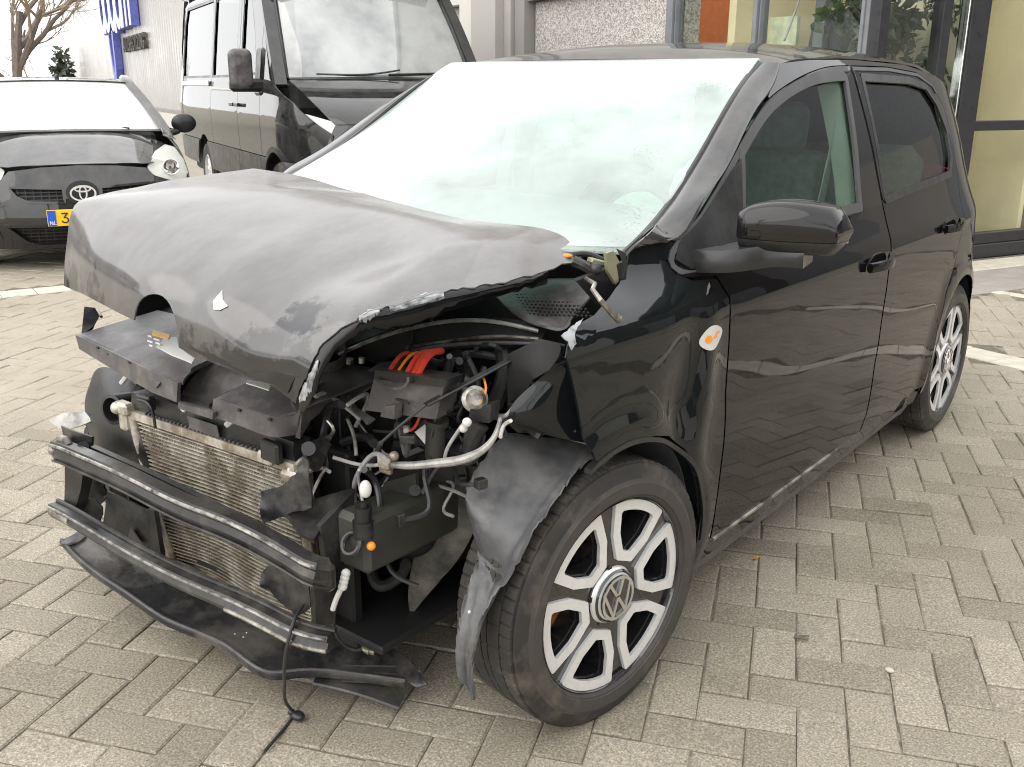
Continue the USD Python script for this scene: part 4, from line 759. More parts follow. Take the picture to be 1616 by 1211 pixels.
bump_line = Polygon([(2.60, .2), (2.72, .50), (2.80, .62), (3.0, .66), (3.0, .1)])
for s in (1, -1):
    dr = fpanel('front_door', door_f.difference(win_f).buffer(-GAP), 'side_paint', s, label='front door with window, mirror and door handle' if s > 0 else None)
    fpanel('window_glass', win_f.buffer(.012), 'side_glass', s, dr, -.010, .004)
    fpanel('window_seal', win_f.buffer(.020).difference(win_f.buffer(-.006)), 'rubber_seal', s, dr, .004, .008, .02)
    fpanel('frame_seal', Polygon(np.array(door_f.exterior.coords)).buffer(-.003).difference(door_f.buffer(-.017)).intersection(sbox(.2, .93, 1.52, 1.5)), 'rubber_seal', s, dr, .003, .006, .02)
    fpanel('mirror_sail', Polygon([(.318, .995), (.294, .962), (.33, .938), (.60, .942), (.604, .992), (.597, 1.012), (.655, 1.155), (.60, 1.135)]), 'trim_black', s, dr, .005, .008)
    fpanel('pillar_cover', Polygon([(1.475, 1.35), (1.538, 1.365), (1.538, .972), (1.372, .972)]), 'gloss_trim', s, dr, .003, .004)
    rr_ = fpanel('rear_door', door_r.difference(win_r).buffer(-GAP), 'side_paint', s)
    fpanel('window_glass', win_r.buffer(.012), 'rear_side_glass', s, rr_, -.010, .004)
    fpanel('window_seal', win_r.buffer(.018).difference(win_r.buffer(-.006)), 'trim_black', s, rr_, .004, .008, .02)
    fpanel('pillar_cover', Polygon([(1.557, 1.365), (1.612, 1.35), (1.572, .985), (1.557, .985)]), 'gloss_trim', s, rr_, .003, .004)
    fpanel('frame_seal', Polygon(np.array(door_r.exterior.coords)).buffer(-.003).difference(door_r.buffer(-.014)).intersection(sbox(1.56, 1.30, 2.5, 1.5)), 'rubber_seal', s, rr_, .003, .006, .02)
    fpanel('rear_quarter', quarter.difference(bump_line.buffer(.002)), 'side_paint', s)
    fpanel('rear_bumper_side', quarter.intersection(bump_line), 'side_paint', s)
    fpanel('sill', Polygon([(.33, .262), (2.05, .262), (2.07, .195), (.36, .185), (.325, .22)]), 'side_paint', s, None, -.012, .01)
    fpanel('sill_edge', Polygon([(.43, .266), (1.22, .268), (1.22, .261), (.43, .259)]), 'steel', s, None, .006, .006)  # bright strip added to carry the reflection along the lower door lip
    fpanel('sill_trim', Polygon([(.33, .19), (2.06, .198), (2.04, .15), (.38, .14)]), 'grey_plastic', s, None, -.02, .012)
    # door handles: a dished recess, a lever, a key cover
    for par, (hy, hz), nm in ((dr, (1.395, .815), 1), (rr_, (2.17, .845), 2)):
        hd = fpanel('door_handle', affinity.rotate(affinity.scale(Point(hy, hz).buffer(1, 24), .075, .03), 4), 'gloss_trim', s, par, .0035, .004, .015)
        x = float(side_x(hy, hz)); put('grip', sweep([(s * (x + .012), hy - .085, hz - .004), (s * (x + .034), hy - .04, hz), (s * (x + .036), hy + .03, hz + .004), (s * (x + .014), hy + .085, hz + .008)], [(-.008, -.013), (.008, -.013), (.010, 0), (.008, .013), (-.008, .013), (-.010, 0)], 16), 'gloss_trim', hd)
# left front wing: torn away ahead of the wheel, pushed out by the impact behind the arch
wing = Polygon([(0.258,1.034), (0.338,0.995), (.268, .962), (.282, .930), (.322, .914), (.409, .907), (.437, .862), (.432, .762), (.419, .642), (.419, .514), (.407, .364), (.405, .262), (.36, .22), (.30, .205), (.305, .26), (.328, .299), (.322, .38), (.297, .45), (.257, .52), (.226, .562), (.17, .607), (.10, .628), (.03, .632), (-.04, .625), (-.075, .612), (-.10, .632), (-.125, .68), (-.135, .74), (-.150, .80), (-.165, .845), (-.150, .868), (-0.157,0.882), (-0.101,0.893), (-0.039,0.899), (0.045,0.917), (0.109,0.933), (0.154,0.955), (0.168,0.983), (0.215,1.015)])
wg = fpanel('front_wing', wing, 'fender_paint', 1, None, 0, .005, .02, label='dented left front wing, torn off ahead of the wheel')
fpanel('arch_lip', Point(0, .295).buffer(.345, 48).difference(Point(0, .295).buffer(.335, 48)).intersection(sbox(-.12, .30, .6, 1)), 'trim_black', 1, wg, .003, .016, .015)
put('torn_flange', fan3(jag([(0.762,-0.166,0.885), (0.753,-0.12,0.894), (0.75,-0.076,0.899), (0.76,-0.111,0.891), (0.768,-0.13,0.881), (0.774,-0.136,0.867), (0.777,-0.154,0.857), (0.77,-0.155,0.872)], .0008, .008, 3), .0015), 'primer', wg)
sk = put('sticker', psheet(affinity.rotate(Polygon(curve([(.308, .7735), (.376, .7735), (.394, .790), (.376, .8065), (.312, .8065), (.294, .790)], 40, True)[:-1]), 6), flank(1, .0025), .015, .0015), 'white_plastic', wg, label='small white oval sticker with orange print')
put('sticker_print', psheet(MultiPolygon([affinity.scale(Point(.325, .789).buffer(.008), 1.6, 1.0), sbox(.345, .788, .358, .791), sbox(.355, .788, .359, .798), sbox(.359, .796, .376, .799)]), flank(1, .0042), .01, .001), 'orange_plastic', sk)
# roof, screen pillars
def roof_z(x, y): 
    xe = np.interp(y, [.95, 1.2, 1.4, 2.3, 2.7], [.56, .585, .588, .58, .54]); zc = PchipInterpolator([.9, 1.0, 1.2, 1.5, 1.8, 2.2, 2.5, 2.72], [1.372, 1.394, 1.434, 1.461, 1.467, 1.452, 1.420, 1.385])(np.clip(y, .9, 2.72)); d = np.interp(y, [.95, 1.3, 1.8, 2.7], [.012, .045, .056, .04])
    return zc - d * np.abs(np.clip(x / xe, -1.1, 1.1)) ** 2.8
rp = Polygon([(-.553, 1.022), (-.3, .985), (0, .968), (.3, .985), (.553, 1.022), (.600, 1.045), (.592, 1.22), (.586, 1.5), (.586, 1.9), (.582, 2.2), (.562, 2.5), (.53, 2.68), (0, 2.76), (-.53, 2.68), (-.562, 2.5), (-.582, 2.2), (-.586, 1.9), (-.586, 1.5), (-.592, 1.22), (-.60, 1.045)])
put('roof', psheet(rp, lambda p: np.c_[p, roof_z(p[:, 0], p[:, 1])], .05, .008), 'roof_paint', car)
put('roof_headliner', psheet(rp.buffer(-.03), lambda p: np.c_[p, roof_z(p[:, 0], p[:, 1]) - .04], .08, .006), 'headliner', car)
put('windscreen_header', tube([(-.55, 1.018, 1.381), (-.3, .980, 1.389), (0, .962, 1.392), (.3, .980, 1.389), (.55, 1.018, 1.381)], .006, 30, 6), 'trim_black', car)
g = lambda s, a: (s * a[0], a[1], a[2])
glass_edge = [(.69, .15, .985), (.685, .20, 1.0), (.66, .33, 1.035), (.61, .615, 1.165), (.57, .90, 1.332), (.553, 1.02, 1.38)]
ge = curve(glass_edge, 14); ys = ge[:, 1]
outer = np.array([(float(side_x(y, z)), y, z) for y, z in curve([(0.26,1.034), (0.338,0.996), (.40, 1.048), (.511, 1.106), (.686, 1.199), (.829, 1.274), (.94, 1.318), (1.03, 1.378)], 14)])
for s in (1, -1):
    rows = []
    for a, b in zip(ge, outer):
        c = (a + b) / 2 + V(.010, -.010, .004); rows.append([a + V(.004, -.003, .002), (a + c) / 2 + V(.003, -.004, .004), c, (c + b) / 2 + V(.005, 0, .002), b])
    R3 = np.array(rows); R3[..., 0] *= s
    put('windscreen_pillar', gsheet(R3, 30, 12, .006, s < 0), 'roof_paint', car)
# windscreen: curved, beaded outside; pale film, part mist, stands in for sky reflection
def srow(e, b): x, y, z = e; return [(-x, y, z), (-x * .66, y - b, z), (-x * .33, y - b * 1.5, z), (0, y - b * 1.68, z), (x * .33, y - b * 1.5, z), (x * .66, y - b, z), (x, y, z)]
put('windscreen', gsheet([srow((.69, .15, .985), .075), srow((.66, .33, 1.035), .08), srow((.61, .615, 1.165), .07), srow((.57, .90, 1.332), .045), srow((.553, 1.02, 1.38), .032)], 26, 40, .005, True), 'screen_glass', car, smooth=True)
for s in (1, -1): put('windscreen_edge', tube(ge * V(s, 1, 1) + V(0, -.003, .003), .006, 30, 6), 'trim_black', car)
put('rear_view_mirror', [bbox((.22, .03, .06), (0, 1.02, 1.31), .015), cyl((0, .98, 1.36), (0, 1.01, 1.32), .01)], 'trim_black', car)
# tailgate and rear bumper
put('tailgate', gsheet([[(-.52, 2.66, 1.36), (0, 2.75, 1.385), (.52, 2.66, 1.36)], [(-.58, 2.76, 1.1), (0, 2.84, 1.12), (.58, 2.76, 1.1)], [(-.62, 2.86, .85), (0, 2.93, .86), (.62, 2.86, .85)], [(-.60, 2.90, .58), (0, 2.96, .58), (.60, 2.90, .58)]], 16, 16, .01), 'gloss_trim', car)
put('rear_bumper', gsheet([[(-.68, 2.86, .68), (0, 2.97, .68), (.68, 2.86, .68)], [(-.70, 2.90, .45), (0, 3.0, .45), (.70, 2.90, .45)], [(-.66, 2.84, .22), (0, 2.93, .22), (.66, 2.84, .22)]], 12, 16, .01), 'side_paint', car)
for s in (1, -1): put('tail_light', gsheet([[(s * .50, 2.80, 1.02), (s * .62, 2.77, 1.0)], [(s * .52, 2.90, .82), (s * .65, 2.86, .80)]], 6, 6, .01, s < 0), 'reflector_red', car)
# door mirror (left); the right one was knocked off
mc = V(*(0.925,0.47,1.025))
for s in (1, -1):
    def mm(v): return np.asarray(v, float) * V(s, 1, 1)
    cage = []
    for u in np.linspace(0, 1, 9):      # along the mirror, from the door outwards
        x = -.100 + .180 * u; hgt = .061 * (1 - .14 * u ** 3) * (1 - .25 * (1 - u) ** 4); cz = .006 * math.sin(u * 3) ; dep = .075 * (1 - .25 * u ** 3) * (1 - .3 * (1 - u) ** 3)
        an = np.linspace(0, 2 * np.pi, 25)[:-1]; k = 3.3; ca, sa = np.cos(an), np.sin(an); rr0 = (np.abs(ca) ** k + np.abs(sa) ** k) ** (-1 / k)
        yy = np.where(ca < 0, ca * rr0 * dep, ca * rr0 * dep * .62); cage.append(np.c_[np.full(24, x), yy + x * .28 * 1.0, sa * rr0 * hgt + cz])
    cage = np.array(cage); cage = np.concatenate([cage[:1] * V(1, .6, .6) + V(-.012, 0, 0), cage, cage[-1:] * V(1, .85, .6) + V(.018, .003, 0), cage[-1:] * V(1, 1, .15) + V(.024, .004, 0)]); n_ = len(cage)
    body = cage.reshape(-1, 3); f = quads(n_, 24, closed_n=True)
    ends = np.vstack([body, cage[0].mean(0)[None], cage[-1].mean(0)[None]]); j = np.arange(24); f = np.vstack([f, np.c_[np.full(24, len(body)), (j + 1) % 24, j], np.c_[np.full(24, len(body) + 1), (n_ - 1) * 24 + j, (n_ - 1) * 24 + (j + 1) % 24]])
    full = tm(ends + mc, f[:, ::-1])
    if full.volume < 0: full = tm(ends + mc, f)
    up_ = trimesh.intersections.slice_mesh_plane(full, (0, 0, 1), mc + V(0, 0, -.018), cap=False); dn_ = trimesh.intersections.slice_mesh_plane(tm(mc + (np.array(full.vertices) - mc) * V(.985, .985, .985), full.faces), (0, 0, -1), mc + V(0, 0, -.0195), cap=False)
    fx = (lambda m_: m_) if s > 0 else mirx
    if s < 0: continue
    mr = put('door_mirror', fx(up_), 'gloss_trim', car, smooth=50); put('mirror_base', fx(dn_), 'trim_black', mr, smooth=50)
    root = V(float(side_x(.44, .955)), .44, .955)
    put('mirror_arm', sweep([mm(root + V(-.02, -.04, -.005)), mm(root + V(.03, -.045, 0)), mm(mc + V(-.06, -.02, -.055)), mm(mc + V(.03, .01, -.052))], [(-.05, -.024), (.05, -.024), (.055, 0), (.045, .024), (-.045, .024), (-.055, 0)], 16), 'trim_black', mr)
    put('mirror_glass', gsheet(np.array([[mm(mc + V(-.09, .035, -.04)), mm(mc + V(.09, .075, -.03))], [mm(mc + V(-.09, .035, .042)), mm(mc + V(.09, .075, .03))]]), 4, 4, .002, s < 0), 'chrome', mr)
# right front wing and floor, cabin
fpanel('front_wing', Polygon([(.212, 1.036), (.30, .99), (.43, .86), (.43, .62), (.40, .262), (.328, .299), (.29, .46), (.2, .575), (.10, .62), (.04, .66), (.02, .80), (.05, .93), (.1, 1.0)]), 'side_paint', -1)
put('floor', [bbox((1.36, 2.5, .06), (0, 1.55, .22), .02), bbox((1.3, .06, .62), (0, .46, .53), .02), bbox((1.2, .5, .35), (0, 2.6, .42), .05)], 'engine_black', car)
put('firewall', gsheet([[(-.70, .20, .2), (.70, .20, .2)], [(-.70, .16, .6), (.70, .16, .6)], [(-.70, .20, .90), (.70, .20, .90)]], 6, 6, .02), 'engine_black', car)
put('dashboard', gsheet([[(-.66, .30, .985), (0, .22, .99), (.66, .30, .985)], [(-.66, .5, 1.0), (0, .5, 1.02), (.66, .5, 1.0)], [(-.66, .66, .94), (0, .68, .95), (.66, .66, .94)], [(-.66, .70, .6), (0, .70, .55), (.66, .70, .6)]], 16, 16, .02, True), 'interior_grey', car)
sw = put('steering_wheel', tube([V(.34, .76, .93) + .175 * (math.cos(a) * V(1, 0, 0) + math.sin(a) * V(0, -.42, .9)) for a in np.linspace(0, 2 * np.pi, 25)[:-1]], .015, 48, 8, closed=True), 'trim_black', car)
put('airbag', ball((.34, .80, .93), .13, 3, (1, .35, .85)), 'airbag', sw)
ab = tm(*(lambda m_: (m_.vertices, m_.faces))(ball((0, 0, 0), 1, 4))); av = np.array(ab.vertices); av *= (1 + .35 * (meshkit.fbm(av * 1.6 + 5, 3) - .5))[:, None]; put('curtain_airbag', tm(av * V(.05, .17, .13) + V(.53, .80, 1.02), ab.faces), 'airbag', car, smooth=True, label='deflated pale airbag behind the front side window')
for s in (.34, -.34):
    st = put('front_seat', [rbox((.50, .52, .16), (s, 1.22, .52), .06), rbox((.48, .15, .60), (s, 1.50, .83), .06, rotm((1, 0, 0), -14))], 'seat_fabric', car); put('headrest', [rbox((.25, .10, .17), (s, 1.60, 1.19), .045, rotm((1, 0, 0), -8)), cyl((s, 1.57, 1.05), (s, 1.6, 1.15), .02)], 'seat_fabric', st)
put('rear_bench', [bbox((1.2, .5, .16), (0, 2.10, .56), .06), bbox((1.2, .14, .55), (0, 2.38, .84), .06, rotm((1, 0, 0), -18))], 'seat_fabric', car)
for s in (1, -1):
    put('inner_pillar', sweep([(s * .70, 1.48, .5), (s * .68, 1.49, .98), (s * .58, 1.50, 1.33)], [(-.03, -.06), (.03, -.06), (.03, .06), (-.03, .06)], 10, up=(0, 1, 0)), 'headliner', car)
    put('seat_belt', sweep([(s * .62, 1.46, 1.22), (s * .60, 1.42, .95), (s * .56, 1.38, .62)], [(-.002, -.024), (.002, -.024), (.002, .024), (-.002, .024)], 10, up=(0, 1, 0)), 'grey_cable', car)
    put('door_card', psheet(Polygon([(.5, .30), (1.40, .30), (1.40, .95), (.62, .96)]), flank(s, -.07), .1, .02, s < 0), 'interior_grey', car)

# ---------------------------------------------------------------- wheels
def tyre_mesh(R=.2955, w=.185, rim=.212, n=560):
    prof = [(rim, -w * .43), (rim + .012, -w * .47), (R - .05, -w * .52), (R - .022, -w * .49), (R - .006, -w * .44)]
    kinds = ['s'] * 5
    for a, b in ((-.42, -.26), (-.24, -.05), (-.03, .05 + .0), (.07, .24), (.26, .42)):
        prof += [(R - .0085, w * a - .0012), (R - .0005, w * a), (R, w * (a + b) / 2), (R - .0005, w * b), (R - .0085, w * b + .0012)]; kinds += ['g', 't', 't', 't', 'g']
    prof += [(R - .006, w * .44), (R - .022, w * .49), (R - .05, w * .52), (rim + .012, w * .47), (rim, w * .43)]; kinds += ['s'] * 5
    p = np.array(prof); a = np.arange(n) * 2 * np.pi / n; r = np.broadcast_to(p[:, :1], (len(p), n)).copy()
    sh = [i for i, k in enumerate(kinds) if k == 't' and abs(p[i, 1]) > w * .25] + [4, len(p) - 5]
    for i in sh: r[i, 0::8] -= .004 if 4 < i < len(p) - 5 else .0015
    mid = [i for i, k in enumerate(kinds) if k == 't' and abs(p[i, 1]) <= w * .25]
    for i in mid: r[i, 4::16] -= .003
    v = np.stack([np.broadcast_to(p[:, 1:], r.shape), r * np.cos(a), r * np.sin(a)], -1).reshape(-1, 3)
    return tm(v, quads(len(p), n, closed_n=True))
def car_wheel(c, axis, spin=0.0, full=True, flat=0.004):
    """c: centre of the rim face; axis: outward direction"""
    axis = np.asarray(axis, float) / np.linalg.norm(axis); up = V(0, 0, 1); f = np.cross(up, axis); f /= np.linalg.norm(f); up = np.cross(axis, f)
    cs, sn = math.cos(spin), math.sin(spin); M = np.eye(4); M[:3, 0], M[:3, 1], M[:3, 2], M[:3, 3] = axis, f * cs + up * sn, -f * sn + up * cs, c
    def T(m_): m_ = m_.copy(); m_.apply_transform(M); return m_
    w = put('wheel', T(tyre_mesh().apply_translation((-.082, 0, 0))), 'tyre', car, smooth=25)
    side = lathe([(.217, .005), (.223, .012), (.226, .0122), (.2275, .0155), (.252, .0165), (.2535, .0145), (.262, .0105), (.262, .009), (.217, .002)], 96); put('sidewall_ring', T(side), 'sidewall', w)
    put('barrel', T(lathe([(.2175, -.002), (.2165, .006), (.2145, .007), (.2125, .001), (.206, -.02), (.190, -.16), (.001, -.165)], 72)), 'rim_black', w)
    MF = np.eye(4)[:, [1, 2, 0, 3]].T if False else np.array([[0, 0, 1, 0], [1, 0, 0, 0], [0, 1, 0, 0], [0, 0, 0, 1.0]])   # plate in y-z, pushed along +x
    def plate(pg, h, off): m_ = extrude(pg, h); m_.apply_transform(MF); m_.apply_translation((off, 0, 0)); return T(m_)
    disk = Point(0, 0).buffer(.2105, 64); loops, hol = [], []
    for k in range(6):
        an = math.radians(60 * k); d = V(math.cos(an), math.sin(an)); q = V(-d[1], d[0])
        L_ = Polygon([d * .076 - q * .026, d * .076 + q * .026, d * .125 + q * .062, d * .2 + q * .088, d * .25 + q * .10, d * .25 - q * .10, d * .2 - q * .088, d * .125 - q * .062]).intersection(Point(0, 0).buffer(.2125, 64))
        L_ = L_.buffer(-.006).buffer(.006); hh = L_.buffer(-.0235).buffer(-.006).buffer(.006); hh = hh; loops.append(L_.difference(hh)); hol.append(hh)
    put('spoke_web', plate(disk.difference(unary_union(hol).buffer(.001)).difference(Point(0, 0).buffer(.03)), .024, -.030), 'rim_black', w)
    for L_, hh in zip(loops, hol):
        put('spoke_loop', plate(L_.buffer(-.0008), .008, -.0058), 'rim_silver', w)
        put('spoke_flank', [plate(hh.buffer(.002).difference(hh.buffer(-.001)), .045, -.062)], 'rim_black', w)
    capM = T(lathe([(.001, .010), (.044, .009), (.0565, .005), (.063, -.003), (.067, -.012)], 48)); put('hub_cap', capM, 'rim_silver', w)
    put('hub_ring', T(lathe([(.0535, .0066), (.0565, .0085), (.060, .004)], 48)), 'rim_black', w)
    # emblem: a ring with a V above a W
    k = .0062; st = lambda *pts: LineString(pts).buffer(k / 2, cap_style=2, join_style=2)
    em = unary_union([ring(0, 0, .0435, .0435, .0062), st((-.0185, .036), (0, -.001), (.0185, .036)).intersection(sbox(-1, .0045, 1, 1)), st((-.035, .020), (-.0165, -.0335), (0, .001), (.0165, -.0335), (.035, .020)).intersection(sbox(-1, -1, 1, .0015).union(sbox(-1, -1, -.012, 1)).union(sbox(.012, -1, 1, 1)))]).intersection(Point(0, 0).buffer(.0435, 48)); em = affinity.scale(em, 1.15, 1.15, origin=(0, 0))
    put('emblem_dish', plate(Point(0, 0).buffer(.0475, 48), .003, .0082), 'rim_black', w); put('emblem', plate(em, .004, .0116), 'chrome', w)
    if full:
        put('brake_disc', T(lathe([(.001, -.095), (.07, -.095), (.075, -.085), (.128, -.085), (.128, -.10), (.001, -.10)], 48)), 'disc', w)
        put('caliper', T(hull(np.vstack([bevel_pts((.05, .07, .14), .012) + V(-.085, -.105, .02)]))), 'rust', w); put('suspension_arm', T(hull(bevel_pts((.05, .05, .16), .01) + V(-.12, .02, .11))), 'rust', w)
    for q in range(5):
        a5 = math.radians(72 * q + 18); put('wheel_bolt', T(cyl((-.012, .0655 * math.cos(a5), .0655 * math.sin(a5)), (-.003, .0655 * math.cos(a5), .0655 * math.sin(a5)), .006, 8)), 'rim_black', w)
    return w
ST = math.radians(8)
car_wheel((.79, .0, .293), (math.cos(ST), -math.sin(ST), -.01), math.radians(8))
car_wheel((.783, 2.415, .293), (1, 0, -.008), math.radians(-6))
car_wheel((-.79, .0, .293), (-1, .13, 0), .4, False); car_wheel((-.783, 2.415, .293), (-1, 0, 0), .9, False)
# wheel houses
for s in (1, -1):
    for y0, full in ((0.0, s < 0), (2.415, True)):
        an = np.radians(np.linspace(-5 if full else -15, (185 if y0 else 100) if full else 100, 20)); r = .345
        arc = np.c_[r * np.cos(an), r * np.sin(an)]; vv = np.array([[(s * x, y0 + a, .30 + b) for a, b in arc] for x in (.52, .66, .775)]); put('wheel_house', solidify(vv.reshape(-1, 3), quads(3, 20), .004, s > 0), 'liner' if y0 == 0 else 'engine_black', car)
        if s < 0 or y0: put('wheel_house_wall', extrude(Point(y0, .30).buffer(.345, 32).intersection(sbox(-9, .12, 9, 2)), .01, frame((s * .515, 0, 0), (0, 1, 0), (0, 0, 1))), 'engine_black', car)

# ---------------------------------------------------------------- crumpled bonnet: pushed up, bent down at the nose, torn along its left edge
BP = [  # (u, v, point): u from the right edge to the left one, v from the rear edge to the nose
 (0, 0, (-0.55,0.163,1.09)), (.16, 0, (-0.349,0.155,1.083)), (.36, 0, (-0.128,0.13,1.062)), (.58, 0, (0.144,0.085,1.044)), (.72, 0, (0.335,0.08,1.029)), (.88, 0, (0.493,0.14,1.018)), (1, 0, (0.591,0.15,0.991)),
 (0, .25, (-0.58,-0.043,1.076)), (0, .45, (-0.6,-0.178,1.058)), (0, .62, (-0.6,-0.287,1.046)), (0, .70, (-0.6,-0.336,1.034)), (0, .82, (-0.6,-0.367,0.959)), (0, .93, (-0.6,-0.386,0.878)), (0, 1, (-0.58,-0.403,0.84)),
 (.25, 1, (-0.327,-0.45,0.841)), (.42, 1, (-0.143,-0.475,0.832)), (.57, 1, (0.029,-0.485,0.807)), (.72, 1, (0.168,-0.49,0.794)), (.86, 1, (0.28,-0.485,0.787)), (1, 1, (0.379,-0.47,0.783)),
 (1, .90, (0.43,-0.476,0.835)), (1, .80, (0.45,-0.458,0.874)), (1, .68, (0.485,-0.415,0.92)), (1, .52, (0.51,-0.351,0.947)), (1, .38, (0.55,-0.267,0.975)), (1, .22, (0.585,-0.154,0.989)), (1, .1, (0.6,-0.023,0.988)),
 (.42, .72, (-.10, -.37, .992)), (.70, .72, (.14, -.375, .957)), (.25, .70, (-.32, -.35, 1.022)), (.42, .86, (-.115, -.466, .925)), (.70, .86, (.165, -.478, .89)), (.22, .86, (-.375, -.43, .945)), (.88, .88, (.335, -.476, .848)), (.56, .93, (.03, -.484, .865)), (.30, .93, (-.26, -.455, .885)),
 (.4, .45, (-.10, -.15, 1.052)), (.7, .45, (.20, -.15, 1.008)), (.4, .2, (-.10, .0, 1.068)), (.72, .2, (.29, -.02, 1.032)), (.2, .4, (-.36, -.13, 1.075)), (.86, .45, (.37, -.20, .985)), (.88, .75, (.315, -.415, .908)),
]
_q = np.array([(b[0], b[1]) for b in BP]); _x = np.array([b[2] for b in BP], float)
_bon = RBFInterpolator(_q, _x, kernel='thin_plate_spline', smoothing=2e-5)
def bon(p, off=0.0):
    v = _bon(p); a = meshkit.fbm(np.c_[p * V(7, 6), p[:, :1] * 0 + 1.3], 3) - .5
    d = .003 * a + .004 * np.exp(-((p[:, 0] - .62 - .3 * (p[:, 1] - .5)) / .05) ** 2) * np.clip(p[:, 1] * 2 - .3, 0, 1) - .012 * np.exp(-((p[:, 0] - .84) / .07) ** 2 - ((p[:, 1] - .55) / .16) ** 2)
    t_ = (p[:, 0] - .60 - .22 * (p[:, 1] - .6)); d = d - .05 * np.abs(t_) * np.exp(-(t_ / .13) ** 2) * np.clip(p[:, 1] * 1.6 - .2, 0, 1)
    c_ = p[:, 0] - (.93 - .05 * np.sin(p[:, 1] * 7)); d = d - .30 * np.clip(c_, 0, 1)
    w_ = p[:, 1] - .70 + .25 * (p[:, 0] - .3); d = d - .035 * np.abs(w_) * np.exp(-(w_ / .10) ** 2) * np.clip(1.2 - 1.5 * p[:, 0], 0, 1)
    d = d + .002 * np.exp(-((p[:, 0] - .30 + .25 * (p[:, 1] - .5)) / .04) ** 2) * np.clip(1.3 - p[:, 1], 0, 1)
    v[:, 2] += d - off; return v
rj = np.random.default_rng(77)
left = [(1 + rj.normal(0, .0018) - .012 * max(0, math.sin(v * 9)) * (v > .3), v) for v in np.linspace(.0, .99, 60)]
arcn = [(.495 + .078 * math.cos(t), 1.0 - .115 * math.sin(t)) for t in np.linspace(0, math.pi, 16)]
bpoly = Polygon([(0, 0), (.3, .0), (.6, .0), (.85, 0)] + left + [(1, 1)] + [(.9, 1.0), (.8, 1.0), (.7, 1.0)] + arcn + [(.3, 1.0), (.15, 1.0), (0, 1)])
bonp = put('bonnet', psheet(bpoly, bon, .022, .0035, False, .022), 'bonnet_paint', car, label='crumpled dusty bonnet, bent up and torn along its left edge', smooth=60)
put('bonnet_inner', psheet(bpoly.buffer(-.04), lambda p: bon(p, .022), .05, .004), 'trim_black', bonp)
# folded flange, bare primer flakes and clear chips along the torn edge
fl = []
for k, v in enumerate(np.linspace(.08, .99, 56)):
    e = bon(np.array([[1.0, v]]))[0]; e2 = bon(np.array([[.965, v]]))[0]; wv = (.005 + .008 * min(1, v * 2.2) * meshkit.noise(V(v * 11, 3, 1)) + .018 * math.exp(-((v - .45) / .12) ** 2) + .012 * math.exp(-((v - .9) / .1) ** 2))
    out = (e - e2); out /= np.linalg.norm(out); j = rj.normal(0, .001)
    fl.append([e2 + V(0, 0, .002), e + V(0, 0, .001), e + out * wv * .4 + V(.0, -.004, -.010 + j), e + out * wv * .35 + V(0, -.002, -.014 - wv * .8 + j * 1.5), e + out * .002 + V(-.004, 0, -.018 - wv * 1.1 + 2 * j)])
fl = np.array(fl); put('torn_edge', solidify(fl.reshape(-1, 3), quads(*fl.shape[:2])[:, ::-1], .0015), 'side_paint', bonp, smooth=50)
for v0, v1, w, sd in ((.36, .52, .034, 1), (.56, .66, .014, 2), (.84, .985, .024, 3)):
    r3 = np.random.default_rng(sd); rows = []; wob = np.convolve(r3.uniform(.2, 1.3, 40), [.25, .5, .25], 'same'); wob2 = np.convolve(r3.uniform(.1, 1.5, 40), [.25, .5, .25], 'same')
    for iv, v in enumerate(np.linspace(v0, v1, 34)):
        e = bon(np.array([[1.0, v]]))[0]; ww = w * math.sin(math.pi * min(max((v - v0) / (v1 - v0), .02), .98)) ** .5 * wob[iv]
        e0 = bon(np.array([[1.0 - .35 * ww * wob2[iv], v]]))[0]; rows.append([e0 + V(0, -.001, .0035), e + V(.003, -.004, .001), e + V(.005, -.006, -.2 * ww), e + V(.004, -.004, -ww)])
    rows = np.array(rows); put('primer_tear', solidify(rows.reshape(-1, 3), quads(*rows.shape[:2])[:, ::-1], .001), 'primer', bonp, smooth=False)
put('paint_chip', fan3(bon(np.array([(.672, .838), (.680, .802), (.698, .822), (.722, .830), (.705, .850), (.686, .856)])) + V(0, -.004, .004), .001), 'white_plastic', bonp, label='white paint chip on the bonnet')
put('washer_nozzle', ball(bon(np.array([[.985, .03]]))[0] + V(0, 0, .004), .010, 2, (1.3, 1, .5)), 'orange_plastic', bonp)

# ---------------------------------------------------------------- slam panel: the black plastic carrier over the radiators
sl = put('slam_panel', gsheet([[(-0.54,-0.405,0.724), (-0.294,-0.44,0.725), (-0.097,-0.462,0.721), (0,-0.468,0.719)], [(-.50, -.33, .745), (-.30, -.36, .742), (-.10, -.38, .738), (-.04, -.38, .736)], [(-.48, -.22, .762), (-.3, -.22, .762), (-.10, -.22, .758), (-.04, -.22, .756)]], 14, 20, .006), 'grey_plastic', car, label='cracked black plastic carrier above the radiator')
put('carrier_top', gsheet([[(0.108,-0.462,0.705), (0.197,-0.455,0.703), (0.273,-0.44,0.697), (0.3,-0.4,0.703)], [(.12, -.36, .730), (.19, -.36, .728), (.27, -.35, .726), (.33, -.31, .728)], [(.12, -.22, .75), (.2, -.22, .748), (.28, -.2, .745), (.34, -.2, .742)]], 12, 16, .006), 'grey_plastic', sl)
put('carrier_notch', gsheet([[(-0.001,-0.475,0.678), (0.118,-0.472,0.68)], [(-0.085,-0.41,0.677), (0.015,-0.4,0.671)], [(-.05, -.36, .735), (.125, -.36, .73)], [(-.05, -.22, .756), (.125, -.22, .75)]], 10, 6, .006), 'grey_plastic', sl)
